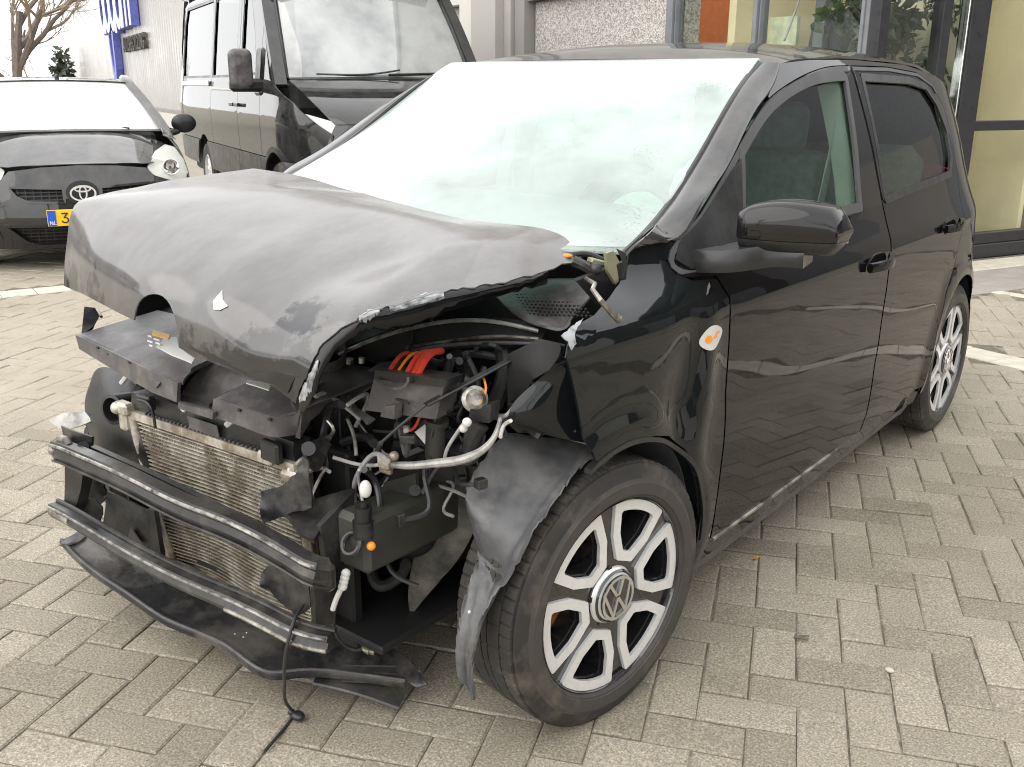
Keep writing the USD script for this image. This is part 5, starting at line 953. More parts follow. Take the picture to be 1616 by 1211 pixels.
for nm, pts, sd in (('carrier_face', [(-0.54,-0.405,0.724), (-0.294,-0.44,0.725), (-0.097,-0.462,0.721), (-0.005,-0.468,0.718), (-0.017,-0.468,0.673), (-0.126,-0.46,0.672), (-0.312,-0.438,0.682), (-0.53,-0.405,0.69)], 0), ('carrier_face', [(0.108,-0.462,0.705), (0.197,-0.455,0.703), (0.273,-0.44,0.697), (0.3,-0.4,0.706), (0.286,-0.4,0.654), (0.276,-0.44,0.653), (0.192,-0.455,0.662), (0.098,-0.462,0.665)], 1), ('carrier_face', [(0.001,-0.476,0.679), (0.12,-0.473,0.681), (0.116,-0.473,0.666), (-0.001,-0.476,0.665)], 2)):
    put(nm, fan3(pts, .008, .012), 'grey_plastic', sl)
for k, q in enumerate([(-0.398,-0.43,0.724), (-0.342,-0.435,0.719), (-0.223,-0.452,0.724), (0.189,-0.462,0.701), (0.27,-0.45,0.696)]): put('rivet_hole', bbox((.010, .006, .005), V(*q) + V(0, -.004, -.004), .001), 'engine_black', sl)
put('carrier_tear', [fan3([(-0.099,-0.475,0.704), (-0.119,-0.43,0.724), (-0.127,-0.4,0.722), (-0.112,-0.42,0.715), (-0.074,-0.47,0.71), (-0.085,-0.48,0.693)], .004, bump=.004)], 'trim_black', sl)
put('carrier_end', [fan3(jag([(0.303,-0.41,0.717), (0.272,-0.36,0.735), (0.254,-0.31,0.736), (0.264,-0.29,0.725), (0.27,-0.3,0.703), (0.263,-0.33,0.674), (0.282,-0.38,0.662), (0.29,-0.41,0.65)], .002, .02, 5), .01, bump=.012)], 'grey_plastic', sl, label='crushed left end of the carrier')
put('carrier_end', [fan3(jag([(0.301,-0.43,0.734), (0.293,-0.4,0.739), (0.311,-0.4,0.724), (0.319,-0.43,0.71)], .0015, .015, 6), .012, bump=.006)], 'black_plastic', sl)
put('carrier_bracket', [fan3([(-0.582,-0.36,0.781), (-0.567,-0.34,0.777), (-0.551,-0.34,0.756), (-0.534,-0.37,0.738), (-0.538,-0.4,0.72), (-0.558,-0.38,0.754)], .01, bump=.008)], 'black_plastic', sl)
put('carrier_clip', obox((-0.338,-0.42,0.639), (-0.322,-0.41,0.661), .012, .010, .002), 'white_plastic', sl); put('carrier_clip', obox((-0.056,-0.44,0.637), (-0.039,-0.43,0.656), .012, .012, .002), 'white_plastic', sl); put('carrier_clip', obox((0.085,-0.43,0.631), (0.095,-0.42,0.642), .012, .012, .002), 'white_plastic', sl)
# stickers on the carrier under the emblem notch
put('yellow_label', hexa((-0.252,-0.374,0.775), (-0.185,-0.373,0.775), (-0.158,-0.394,0.773), (-0.223,-0.394,0.773), (0, 0, -.002)), 'yellow_plastic', sl)
put('white_label', fan3([(-0.179,-0.391,0.772), (-0.163,-0.37,0.772), (-0.088,-0.414,0.77), (0.013,-0.442,0.768), (0.032,-0.462,0.766), (-0.052,-0.456,0.768), (-0.13,-0.442,0.77)], .002), 'white_plastic', sl)
put('label_print', [obox((-0.215,-0.409,0.774), (-0.198,-0.41,0.774), .003, .004, .0005), obox((-0.18,-0.416,0.774), (-0.154,-0.418,0.774), .003, .004, .0005), obox((-0.175,-0.435,0.774), (-0.152,-0.436,0.774), .003, .004, .0005), obox((-0.146,-0.433,0.774), (-0.126,-0.434,0.774), .003, .004, .0005), obox((-0.137,-0.454,0.774), (-0.123,-0.455,0.774), .003, .004, .0005)], 'white_plastic', sl)
put('white_label', fan3([(0.189,-0.44,0.753), (0.237,-0.42,0.749), (0.254,-0.44,0.744), (0.21,-0.46,0.755)], .002), 'white_plastic', sl)

# ---------------------------------------------------------------- condenser and radiator pack
TLc, TRc, BRc, BLc = V(-.33, -.40, .557), V(.285, -.40, .573), V(.25, -.355, .185), V(-.30, -.345, .155)
def onC(u, v, d=0.0): n = V(0, -1, -.1); return (TLc * (1 - u) + TRc * u) * (1 - v) + (BLc * (1 - u) + BRc * u) * v + n * (d + .010 * math.sin(u * 7 + v * 3) * v)
cr = put('condenser', gsheet([[onC(u, v, -.012) for u in np.linspace(0, 1, 6)] for v in np.linspace(0, 1, 6)], 20, 30, .02, True), 'condenser_gap', car)
tb, fn = [], []
for k in range(38):
    v = (k + .5) / 38; P = [onC(u, v, .001) for u in np.linspace(.03, .985, 14)]
    put('condenser_tube', sweep(P, [(-.006, -.0016), (.006, -.0016), (.006, .0016), (-.006, .0016)], 24), 'aluminium', cr, smooth=False)
rf = np.random.default_rng(9)
for k in range(37):
    v = (k + 1) / 38; us = np.linspace(.035, .98, 160)
    for u in us:
        if rf.random() < .72:
            c = onC(u, v, -.004 + rf.normal(0, .001)); fn.append(tm(*(lambda b: (b.vertices, b.faces))(trimesh.creation.box((.0008 + .0012 * rf.random(), .010, .0075)))).apply_translation(c))
put('condenser_fin', fn, 'condenser_fin', cr, smooth=False, kind='stuff')
put('condenser_tank', tube([onC(-.005, -.01, .004), onC(-.005, .5, .004), onC(-.005, 1.01, .004)], .012, 12, 12), 'aluminium', cr, label='pale left hand header tank of the condenser'); put('condenser_tank', tube([onC(1.0, -.01, .002), onC(1.0, 1.01, .002)], .012, 12, 12), 'aluminium', cr)
put('condenser_rail', sweep([onC(0, -.018, .004), onC(.5, -.02, .004), onC(1, -.018, .004)], [(-.012, -.010), (.012, -.010), (.012, .010), (-.012, .010)], 20), 'aluminium', cr); put('condenser_rail', sweep([onC(0, 1.01, .004), onC(.5, 1.015, .004), onC(1, 1.01, .004)], [(-.012, -.009), (.012, -.009), (.012, .009), (-.012, .009)], 20), 'aluminium', cr)
put('condenser_bracket', [hull(bevel_pts((.055, .03, .03), .006) + onC(-.02, -.05, .012)), hull(bevel_pts((.03, .03, .05), .006) + onC(-.03, .03, .012)), ball(onC(-.05, -.05, .02), .016, 2)], 'white_plastic' if False else 'aluminium', cr)
put('condenser_bracket', [hull(bevel_pts((.045, .025, .028), .005) + onC(.86, -.035, .012))], 'aluminium', cr); put('condenser_bracket', [hull(bevel_pts((.07, .03, .03), .008) + onC(1.0, .03, .014))], 'aluminium', cr)
put('radiator_tank', [sweep([onC(.02, -.09, -.02), onC(.5, -.10, -.02), onC(.98, -.09, -.02)], [(-.02, -.022), (.02, -.022), (.024, 0), (.02, .022), (-.02, .022)], 24)], 'black_plastic', cr)
put('radiator_comb', [hull(bevel_pts((.006, .012, .012), .001) + onC(.12 + .72 * k / 30, -.045, .006)) for k in range(31)], 'grey_plastic', cr, kind='stuff'); put('radiator_label', hexa(onC(.42, -.135, .012), onC(.60, -.135, .012), onC(.60, -.06, .012), onC(.42, -.06, .012), (0, -.002, 0)), 'grey_plastic', cr)
put('radiator_clip', [obox(onC(.13, -.15, .02), onC(.22, -.15, .02), .02, .035, .004), tube([onC(.16, -.17, .03), onC(.235, -.16, .032), onC(.235, -.02, .032)], .004, 14, 6)], 'black_plastic', cr)
put('radiator_clip', [obox(onC(.86, -.10, .02), onC(.95, -.09, .02), .02, .045, .005)], 'trim_black', cr)
put('radiator', bbox((.66, .03, .46), (0, -.30, .36), .006), 'engine_black', cr)
put('lower_rod', tube([onC(.02, .93, .05), onC(.35, .955, .06), onC(.98, .985, .07)], .004, 20, 6), 'steel', cr)

# ---------------------------------------------------------------- crash beams
def beam(name, pts, lab, mats, hgt, ridge_r):
    P = curve(pts, 46); b = put(name, sweep(P, [(-.022, -hgt), (.004, -hgt * .9), (.010, -hgt * .3), (.004, hgt * .2), (.012, hgt * .55), (.006, hgt), (-.022, hgt)], 46, smooth=False), mats, car, label=lab)
    put('beam_ridge', tube(P + V(0, -.010, hgt * .72), ridge_r * .75, 46, 8, smooth=False), 'ridge_highlight', b); return b, P
bm, PB = beam('crash_beam', [(-0.604,-0.475,0.42), (-0.53,-0.488,0.435), (-0.42,-0.5,0.446), (-0.18,-0.52,0.463), (0.06,-0.53,0.465), (0.296,-0.528,0.468), (0.393,-0.505,0.437), (0.439,-0.497,0.43), (0.449,-0.48,0.424)], 'upper crash beam across the open front', 'dark_metal', .026, .0055)
put('beam_ridge', tube(PB + V(0, -.008, -.024), .0035, 46, 6, smooth=False), 'dark_metal', bm)
put('beam_end', [tube([(-0.601,-0.475,0.431), (-0.595,-0.47,0.441), (-0.499,-0.485,0.458)], [.013, .011], 8, 10), ball((-0.603,-0.475,0.423), .016, 2)], 'steel', bm)
put('beam_end', [hull(bevel_pts((.05, .03, .06), .01) + V(*(0.428,-0.47,0.412)))], 'dark_metal', bm)
put('air_guide', gsheet([[(-0.42,-0.46,0.477), (-0.146,-0.475,0.485), (0.069,-0.475,0.478), (0.23,-0.46,0.454)], [(-0.453,-0.445,0.424), (-0.181,-0.46,0.424), (0.04,-0.46,0.425), (0.198,-0.445,0.398)]], 8, 24, .012), 'black_plastic', car, label='black plastic strip behind the upper crash beam')
lb, PL = beam('lower_beam', [(-0.61,-0.5,0.261), (-0.545,-0.503,0.265), (-0.398,-0.515,0.273), (-0.147,-0.53,0.28), (0.06,-0.535,0.289), (0.231,-0.53,0.296), (0.32,-0.52,0.288), (0.378,-0.505,0.275), (0.443,-0.48,0.271)], 'lower cross beam with bright ridges', 'dark_metal', .020, .0045)
put('beam_ridge', tube(PL + V(0, .018, .022), .006, 46, 8, smooth=False), 'dark_metal', lb); put('beam_ridge', tube(PL[34:] + V(0, -.008, -.012), .006, 12, 8, smooth=False), 'steel', lb)
put('beam_end', [tube([(0.355,-0.485,0.285), (0.394,-0.47,0.274), (0.42,-0.46,0.268)], [.012, .010], 8, 8), ball((0.362,-0.45,0.267), .012, 2)], 'steel', lb); put('beam_end', [tube([(-0.609,-0.5,0.264), (-0.578,-0.5,0.259), (-0.503,-0.505,0.265)], [.013, .012], 8, 10)], 'steel', lb)
# beam mounts and uprights on both sides
put('front_mount', fan3([(-0.727,-0.42,0.46), (-0.686,-0.4,0.485), (-0.609,-0.38,0.5), (-0.575,-0.38,0.483), (-0.599,-0.4,0.469), (-0.664,-0.42,0.446)], .004, bump=.004), 'pipe_grey', car, label='bent pale mounting tab at the right front corner')
put('front_mount', fan3([(-0.625,-0.44,0.474), (-0.471,-0.44,0.479), (-0.485,-0.44,0.418), (-0.517,-0.45,0.427), (-0.592,-0.45,0.429)], .006), 'dark_metal', car); put('mount_bush', cyl((-0.462,-0.47,0.463), (-0.523,-0.44,0.439), .014), 'trim_black', car)
put('front_upright', fan3([(-0.583,-0.46,0.414), (-0.492,-0.46,0.402), (-0.52,-0.46,0.336), (-0.55,-0.47,0.264), (-0.594,-0.48,0.248)], .03), 'black_plastic', car); put('front_upright', fan3([(-0.208,-0.45,0.369), (-0.181,-0.45,0.371), (-0.206,-0.43,0.229), (-0.239,-0.43,0.222)], .012), 'black_plastic', car)
put('front_upright', fan3([(0.382,-0.47,0.401), (0.418,-0.45,0.395), (0.389,-0.4,0.381), (0.394,-0.42,0.269), (0.383,-0.46,0.277)], .02, bump=.006), 'black_plastic', car, label='black upright joining the two beams at the left front corner')
# right hand ducting and shroud
put('fan_duct', gsheet([[(-0.687,-0.3,0.567), (-0.591,-0.3,0.598), (-0.466,-0.31,0.577), (-0.366,-0.33,0.556)], [(-0.656,-0.34,0.529), (-0.518,-0.36,0.566), (-0.399,-0.37,0.559), (-0.335,-0.36,0.524)], [(-0.635,-0.36,0.489), (-0.492,-0.39,0.511), (-0.359,-0.4,0.51), (-0.306,-0.38,0.476)], [(-0.581,-0.38,0.401), (-0.464,-0.4,0.421), (-0.363,-0.4,0.418), (-0.309,-0.38,0.397)]], 16, 18, .006), 'black_plastic', car, label='black air duct moulding right of the condenser')
put('duct_spout', lathe([(.001, 0), (.034, .0), (.038, .06), (.030, .062), (.027, .005)], 24).apply_transform(frame(V(*(-0.408,-0.36,0.555)), (.2, -1, .1), (0, 0, 1))), 'black_plastic', car)
put('lower_duct', gsheet([[(-0.458,-0.42,0.331), (-0.361,-0.42,0.332), (-0.241,-0.42,0.329)], [(-0.488,-0.42,0.252), (-0.372,-0.43,0.263), (-0.248,-0.42,0.263)], [(-0.529,-0.42,0.176), (-0.4,-0.43,0.198), (-0.252,-0.42,0.21)]], 12, 12, .006), 'black_plastic', car)
put('duct_flap', fan3([(-0.33,-0.44,0.276), (-0.281,-0.44,0.24), (-0.353,-0.44,0.235)], .003), 'grey_plastic', car); put('duct_flap', fan3(jag([(-0.57,-0.43,0.303), (-0.537,-0.42,0.282), (-0.527,-0.41,0.264), (-0.534,-0.42,0.184), (-0.58,-0.44,0.214), (-0.589,-0.44,0.257)], .003, .02, 8), .004, bump=.012), 'felt_panel', car)
put('black_rag', fan3(jag([(-0.613,-0.4,0.354), (-0.553,-0.38,0.319), (-0.542,-0.38,0.267), (-0.601,-0.39,0.236), (-0.605,-0.4,0.278), (-0.623,-0.41,0.291)], .003, .02, 9), .006, bump=.01), 'engine_black', car)
# torn air deflector on the left of the condenser, upper and lower piece
put('air_deflector', fan3(jag([(0.233,-0.46,0.532), (0.292,-0.46,0.558), (0.337,-0.45,0.593), (0.347,-0.44,0.63), (0.361,-0.44,0.62), (0.364,-0.44,0.568), (0.365,-0.44,0.528), (0.306,-0.46,0.502), (0.251,-0.47,0.47), (0.24,-0.47,0.503)], .002, .016, 10), .004, bump=.012), 'scuffed_plastic', car, label='torn grey air deflector left of the condenser')
put('air_deflector', fan3(jag([(0.217,-0.46,0.341), (0.24,-0.45,0.374), (0.301,-0.45,0.38), (0.349,-0.45,0.36), (0.354,-0.45,0.305), (0.324,-0.46,0.281), (0.288,-0.46,0.285), (0.242,-0.465,0.312), (0.219,-0.47,0.317)], .002, .016, 11), .004, bump=.014), 'scuffed_plastic', car, label='torn lower air deflector above the lower beam')
put('beam_bracket', fan3(jag([(0.298,-0.46,0.508), (0.312,-0.4,0.513), (0.364,-0.36,0.535), (0.38,-0.34,0.539), (0.385,-0.38,0.513), (0.374,-0.43,0.486), (0.389,-0.46,0.472), (0.355,-0.47,0.487)], .0015, .02, 12), .012, bump=.008), 'dark_metal', car, label='buckled bracket plate above the left end of the crash beam')
put('beam_bracket', fan3([(0.386,-0.44,0.491), (0.402,-0.36,0.545), (0.397,-0.36,0.453), (0.386,-0.38,0.387), (0.407,-0.44,0.397)], .015, bump=.006), 'black_plastic', car)
put('headlight_bracket', fan3(jag([(0.32,-0.42,0.644), (0.319,-0.38,0.643), (0.333,-0.36,0.63), (0.325,-0.38,0.604), (0.333,-0.4,0.581), (0.324,-0.42,0.598)], .0015, .015, 13), .012, bump=.01), 'dark_metal', car); put('bracket_socket', cyl((0.353,-0.43,0.644), (0.32,-0.4,0.626), .014, 16), 'trim_black', car)
# splitter lip, torn from the bumper and resting near the ground
LF = [(-0.573,-0.502,0.19), (-0.371,-0.516,0.165), (-0.274,-0.504,0.145), (-0.115,-0.49,0.12), (0.039,-0.456,0.105), (0.134,-0.461,0.1), (0.208,-0.451,0.095), (0.247,-0.4,0.09), (0.328,-0.321,0.075), (0.419,-0.252,0.06)]
LBk = [V(*q) + d for q, d in zip(LF, (V(.05, .05, .05), V(.04, .10, .04), V(.03, .14, .03), V(.02, .16, .02), V(.01, .16, .02), V(.02, .16, .02), V(.02, .16, .03), V(.04, .14, .03), V(.04, .10, .02), V(.05, .02, .0)))]
f_, b_k = curve(LF, 60), curve(LBk, 60); rows = [f_ + V(0, 0, -.016), f_ + V(0, -.004, -.004), f_, f_ * .9 + b_k * .1 + V(0, 0, -.006), f_ * .5 + b_k * .5 + V(0, 0, -.012), b_k]
lip = put('splitter_lip', solidify(np.stack(rows, 1).reshape(-1, 3), quads(60, len(rows)), .004), 'scuffed_plastic', car, label='black splitter lip hanging below the lower beam', smooth=50)
put('lip_bead', tube(f_ + V(0, -.002, .002), .0035, 60, 6, smooth=False), 'grey_plastic', lip)
for k, (a, b, w) in enumerate((((0.292,-0.322,0.085), (0.407,-0.215,0.075), .007), ((0.322,-0.313,0.07), (0.411,-0.228,0.06), .010), ((0.303,-0.334,0.06), (0.414,-0.234,0.05), .014), ((0.255,-0.366,0.06), (0.425,-0.272,0.02), .028))):
    m_ = (V(*a) + V(*b)) / 2 + V(0, 0, .006 * (k % 2)); put('lip_shred', sweep([a, m_, b], [(-w, -.002), (w, -.002), (w * .9, .002), (-w * .9, .003)], 14), 'scuffed_plastic' if k != 2 else 'black_plastic', lip)
put('lip_stub', [fan3(jag([(-0.553,-0.514,0.19), (-0.541,-0.482,0.21), (-0.503,-0.476,0.23), (-0.5,-0.477,0.21), (-0.513,-0.508,0.2)], .002, .02, 15), .006)], 'grey_plastic', lip)

# ---------------------------------------------------------------- left inner structure, torn wheel house liner
put('chassis_leg', hull(np.vstack([bevel_pts((.09, .62, .12), .012) + V(.44, -.10, .46)])), 'olive_metal', car, label='olive left chassis leg')
put('inner_wing', fan3([(0.306,-0.22,0.48), (0.348,-0.22,0.523), (0.46,-0.2,0.565), (0.521,-0.16,0.568), (0.503,-0.12,0.456), (0.398,-0.1,0.294), (0.316,-0.14,0.283), (0.288,-0.2,0.345)], .006, bump=.012), 'olive_metal', car)
put('inner_wing', fan3([(0.389,-0.26,0.53), (0.472,-0.25,0.569), (0.474,-0.25,0.532), (0.398,-0.26,0.475)], .01, bump=.004), 'olive_metal', car); put('leg_hole', cyl((0.387,-0.27,0.51), (0.359,-0.24,0.489), .010, 12), 'engine_black', car); put('leg_hole', cyl((0.476,-0.265,0.535), (0.445,-0.23,0.512), .012, 12), 'engine_black', car)
put('liner_flap', gsheet([[(0.45,-0.17,0.543), (0.48,-0.14,0.551), (0.525,-0.12,0.552)], [(0.425,-0.19,0.428), (0.469,-0.15,0.445), (0.533,-0.12,0.479)], [(0.392,-0.2,0.293), (0.444,-0.17,0.329), (0.505,-0.13,0.386)], [(0.39,-0.2,0.187), (0.417,-0.18,0.238), (0.453,-0.16,0.289)]], 22, 16, .004), 'felt_panel', car, label='hanging grey felt liner flap with black stains')
LN = [[(0.55,-0.054,0.607), (0.6,-0.015,0.605), (0.66,0.028,0.595), (0.735,0.063,0.58)],
      [(0.57,-0.157,0.593), (0.63,-0.118,0.578), (0.7,-0.061,0.576), (0.755,-0.078,0.592)],
      [(0.585,-0.227,0.551), (0.64,-0.201,0.537), (0.71,-0.175,0.534), (0.765,-0.171,0.555)],
      [(0.6,-0.239,0.509), (0.655,-0.239,0.487), (0.71,-0.228,0.486), (0.765,-0.231,0.52)],
      [(0.62,-0.232,0.435), (0.66,-0.235,0.425), (0.7,-0.245,0.429), (0.75,-0.261,0.469)],
      [(0.635,-0.267,0.402), (0.665,-0.27,0.386), (0.69,-0.271,0.382), (0.73,-0.291,0.411)],
      [(0.645,-0.313,0.35), (0.67,-0.314,0.325), (0.69,-0.315,0.319), (0.71,-0.325,0.352)],
      [(0.65,-0.335,0.292), (0.665,-0.328,0.252), (0.675,-0.321,0.239), (0.69,-0.327,0.276)],
      [(0.65,-0.329,0.218), (0.66,-0.323,0.191), (0.665,-0.316,0.167), (0.67,-0.309,0.158)]]
LNs = spl(LN, 60, 26); q = np.stack(np.meshgrid(np.linspace(0, 1, 60), np.linspace(0, 1, 26), indexing='ij'), -1)
nz = meshkit.fbm(np.c_[q.reshape(-1, 2) * V(9, 5), np.zeros(60 * 26)], 3, 4).reshape(60, 26) - .5
ed = (rj.normal(0, 1, 60).cumsum() * 0 + meshkit.noise(np.c_[np.arange(60) * .9, np.zeros(60), np.zeros(60)]) - .5)
n3 = vnormals(LNs.reshape(-1, 3), quads(60, 26)).reshape(60, 26, 3)
for k in range(3):      # dished ribs pressed into the plastic
    c_ = ((.10, .5), (.2, .25), (.32, .62))[k]; nz = nz + .35 * np.exp(-(((q[..., 0] - c_[0]) / .05) ** 2 + ((q[..., 1] - c_[1]) / .16) ** 2))
nz = nz - .5 * np.exp(-((q[..., 0] - .53) / .012) ** 2) - .45 * np.exp(-((q[..., 1] - .82 - .1 * q[..., 0]) / .05) ** 2) * (q[..., 0] < .5)
LNs = LNs + n3 * (nz * .013 - .004)[..., None]; LNs[:, -1] += (ed * .02)[:, None] * V(0, .5, 1); LNs[:, 0] += (ed[::-1] * .018)[:, None] * V(0, -.5, 1)
put('wheel_liner', solidify(LNs.reshape(-1, 3), quads(60, 26), .003), 'liner', car, smooth=60, label='torn grey wheel liner hanging ahead of the front tyre')
put('liner_clip', ball((0.672,-0.324,0.356), .0035, 1), 'white_plastic', car)
# the crumpled, inward folded remains of the wing
put('folded_wing', gsheet([[(0.752,-0.155,0.863), (0.758,-0.127,0.85), (0.76,-0.123,0.845)], [(0.7,-0.131,0.793), (0.74,-0.093,0.792), (0.762,-0.062,0.781)], [(0.66,-0.168,0.74), (0.72,-0.115,0.729), (0.775,0.022,0.7)], [(0.66,-0.173,0.695), (0.72,-0.113,0.664), (0.775,-0.027,0.632)]], 26, 20, .003), 'fender_paint', car, smooth=60, label='folded in black metal at the torn front of the left wing')
put('folded_wing', fan3(jag([(0.62,-0.147,0.717), (0.64,-0.129,0.732), (0.66,-0.086,0.709), (0.69,-0.072,0.675), (0.66,-0.095,0.645), (0.63,-0.123,0.654), (0.61,-0.135,0.678)], .002, .02, 17), .004, bump=.018), 'fender_paint', car)

# ---------------------------------------------------------------- engine bay, seen from the left front corner
put('cowl_panel', gsheet([[(0.394,0.06,0.89), (0.419,0.1,0.894), (0.502,0.13,0.908), (0.613,0.14,0.92)], [(0.466,0.02,0.874), (0.495,0.05,0.884), (0.565,0.08,0.9), (0.663,0.09,0.911)], [(0.534,-0.01,0.859), (0.576,0,0.86), (0.618,0.02,0.859), (0.652,0.05,0.879)], [(0.607,-0.03,0.852), (0.636,-0.03,0.851), (0.656,-0.02,0.85), (0.665,0,0.861)]], 16, 20, .005), 'grey_plastic', car, label='grey plastic windscreen cowl')
cg = []
for i in range(14):
    for j in range(6):
        u, v = 818 + 6.6 * i + j * 3.2, 468 + 5.2 * j + i * .1
        cg.append((u, v))
_P0, _P1, _P2 = V(*(0.487,0.055,0.885)), V(*(0.619,0.085,0.895)), V(*(0.561,0.005,0.863))
put('cowl_hole', [bbox((.006, .004, .005), _P0 + (_P1 - _P0) * i / 14 + (_P2 - _P0) * j / 6 + V(0, -.004, .003), .001) for i in range(15) for j in range(7)], 'engine_black', car, kind='stuff')
put('bay_edge', tube([(0.214,-0.22,0.765), (0.301,-0.18,0.81), (0.356,-0.14,0.831), (0.41,-0.1,0.845), (0.515,-0.06,0.854), (0.607,-0.03,0.843)], .0045, 40, 8), 'pipe_grey', car, label='pale curved bonnet seal edge across the engine bay')
put('bay_edge', tube([(0.356,-0.16,0.793), (0.427,-0.12,0.808), (0.515,-0.08,0.826), (0.623,-0.05,0.833)], .004, 30, 6), 'steel', car); put('bay_edge', tube([(0.37,-0.165,0.788), (0.432,-0.125,0.802), (0.519,-0.085,0.815), (0.623,-0.05,0.823)], .004, 30, 6), 'grey_plastic', car)
put('bulkhead_shelf', gsheet([[(0.201,-0.2,0.758), (0.336,-0.12,0.828), (0.498,-0.04,0.852), (0.601,0,0.833)], [(0.298,-0.18,0.75), (0.391,-0.12,0.781), (0.523,-0.07,0.803), (0.608,-0.03,0.81)]], 8, 24, .01), 'engine_black', car)
# fuse box with latch, red leads
FB = [(0.42,-0.31,0.781), (0.586,-0.29,0.788), (0.571,-0.3,0.717), (0.401,-0.32,0.704)]
fb = put('fuse_box', hexa(*FB, (-.03, .08, -.01)), 'grey_plastic', car, label='dark grey fuse box with a clip latch')
put('lid', hexa(V(*(0.431,-0.32,0.793)), V(*(0.599,-0.3,0.8)), V(*(0.595,-0.3,0.785)), V(*(0.427,-0.32,0.774)), (-.03, .08, -.012)), 'black_plastic', fb); put('latch', hexa((0.465,-0.335,0.729), (0.496,-0.333,0.738), (0.493,-0.333,0.709), (0.457,-0.335,0.707), (0, .02, 0)), 'grey_plastic', fb); put('lid_rib', tube([(0.436,-0.325,0.775), (0.515,-0.322,0.779), (0.52,-0.32,0.787), (0.518,-0.318,0.794)], .003, 16, 6), 'grey_plastic', fb)
for k, (u0, v0, u1, v1, r) in enumerate(((615, 586, 655, 562, .0045), (626, 589, 672, 559, .003), (640, 594, 682, 556, .006), (651, 597, 690, 555, .007), (656, 598, 697, 554, .007))):
    a, b = (((0.44,-0.29,0.786), (0.393,-0.17,0.783)), ((0.46,-0.29,0.785), (0.424,-0.17,0.792)), ((0.484,-0.29,0.783), (0.442,-0.17,0.799)), ((0.502,-0.29,0.783), (0.456,-0.17,0.803)), ((0.511,-0.29,0.783), (0.468,-0.17,0.806)))[k]; put('red_lead', tube([a, (V(*a) + V(*b)) / 2 + V(0, 0, .018), b], r, 18, 8), 'red_cable' if k != 1 else 'orange_plastic', car)
put('battery', bbox((.24, .17, .17), (.30, -.10, .62), .01), 'trim_black', car); put('relay_box', hexa((0.535,-0.26,0.763), (0.562,-0.25,0.774), (0.553,-0.25,0.709), (0.53,-0.26,0.698), (-.02, .05, .01)), 'black_plastic', car)
# stay rod, horn, connectors, cylinders
put('bay_strut', obox((0.611,-0.06,0.812), (0.574,-0.33,0.754), .016, .006, .002), 'dark_metal', car, label='flat black strut lying across the engine bay')
put('strut_cable', tube([(0.574,-0.33,0.754), (0.54,-0.35,0.72), (0.491,-0.37,0.67)], .003, 16, 6), 'black_cable', car)
hn = put('bulb_holder', lathe([(.001, 0), (.024, 0), (.026, .01), (.018, .014), (.02, .022), (.012, .03), (.001, .03)], 24).apply_transform(frame(V(*(0.597,-0.22,0.743)), (.75, -.6, .3), (0, 0, 1))), 'steel', car, label='bare metal bulb holder')
put('connector', [hexa((0.605,-0.24,0.729), (0.64,-0.22,0.739), (0.635,-0.22,0.702), (0.598,-0.24,0.705), (-.01, .04, 0)), tube([(0.617,-0.23,0.701), (0.609,-0.24,0.674), (0.606,-0.25,0.643)], [.022, .012], 12, 10)], 'black_plastic', hn)
put('bulb_wire', tube([(0.624,-0.235,0.747), (0.617,-0.21,0.758), (0.586,-0.18,0.776)], .0025, 14, 6), 'orange_plastic', hn)
dm = put('damper', [cyl((0.514,-0.24,0.681), (0.509,-0.24,0.607), .020, 18), cyl((0.518,-0.24,0.69), (0.516,-0.24,0.679), .024, 18), cyl((0.52,-0.24,0.703), (0.518,-0.24,0.69), .012, 14)], 'olive_metal', car, label='olive cylinder standing in the engine bay')
put('white_card', fan3([(0.466,-0.25,0.654), (0.494,-0.24,0.679), (0.495,-0.25,0.634)], .002), 'white_plastic', car); put('plug', obox((0.436,-0.27,0.653), (0.46,-0.26,0.664), .014, .014, .003), 'white_plastic', car); put('plug_wire', tube([(0.463,-0.26,0.659), (0.482,-0.26,0.679), (0.483,-0.25,0.698)], .0032, 12, 6), 'red_cable', car)
put('white_hose', tube([(0.616,-0.27,0.713), (0.596,-0.28,0.679), (0.587,-0.29,0.654), (0.583,-0.29,0.641)], .0036, 18, 8), 'grey_cable', car); put('plug', [ball((0.64,-0.29,0.724), .009, 2), ball((0.631,-0.29,0.71), .008, 2), cyl((0.64,-0.29,0.724), (0.631,-0.29,0.71), .006)], 'white_plastic', car)
put('coolant_pipe', tube([(0.468,-0.33,0.61), (0.534,-0.33,0.624), (0.591,-0.32,0.64), (0.653,-0.3,0.661), (0.671,-0.27,0.678), (0.676,-0.25,0.698), (0.671,-0.23,0.723)], [.0065, .0075, .008, .009, .009, .006, .004], 46, 10), 'pipe_grey', car, label='pale pipe running across the left of the engine bay')
put('pipe_clip', [hull(bevel_pts((.03, .02, .03), .004) + V(*(0.466,-0.335,0.617))), ball((0.486,-0.33,0.631), .010, 2), obox((0.446,-0.33,0.595), (0.478,-0.33,0.595), .012, .012, .003)], 'aluminium', car)
put('bent_rod', tube([(0.321,-0.3,0.664), (0.335,-0.3,0.641), (0.355,-0.31,0.594)], .004, 18, 8), 'pipe_grey', car); put('bent_rod', tube([(0.331,-0.36,0.678), (0.347,-0.36,0.665), (0.329,-0.36,0.634), (0.345,-0.38,0.584)], .0038, 22, 8), 'steel', car); put('bent_rod', tube([(0.363,-0.4,0.595), (0.359,-0.42,0.567), (0.356,-0.44,0.532)], .0035, 14, 6), 'steel', car)
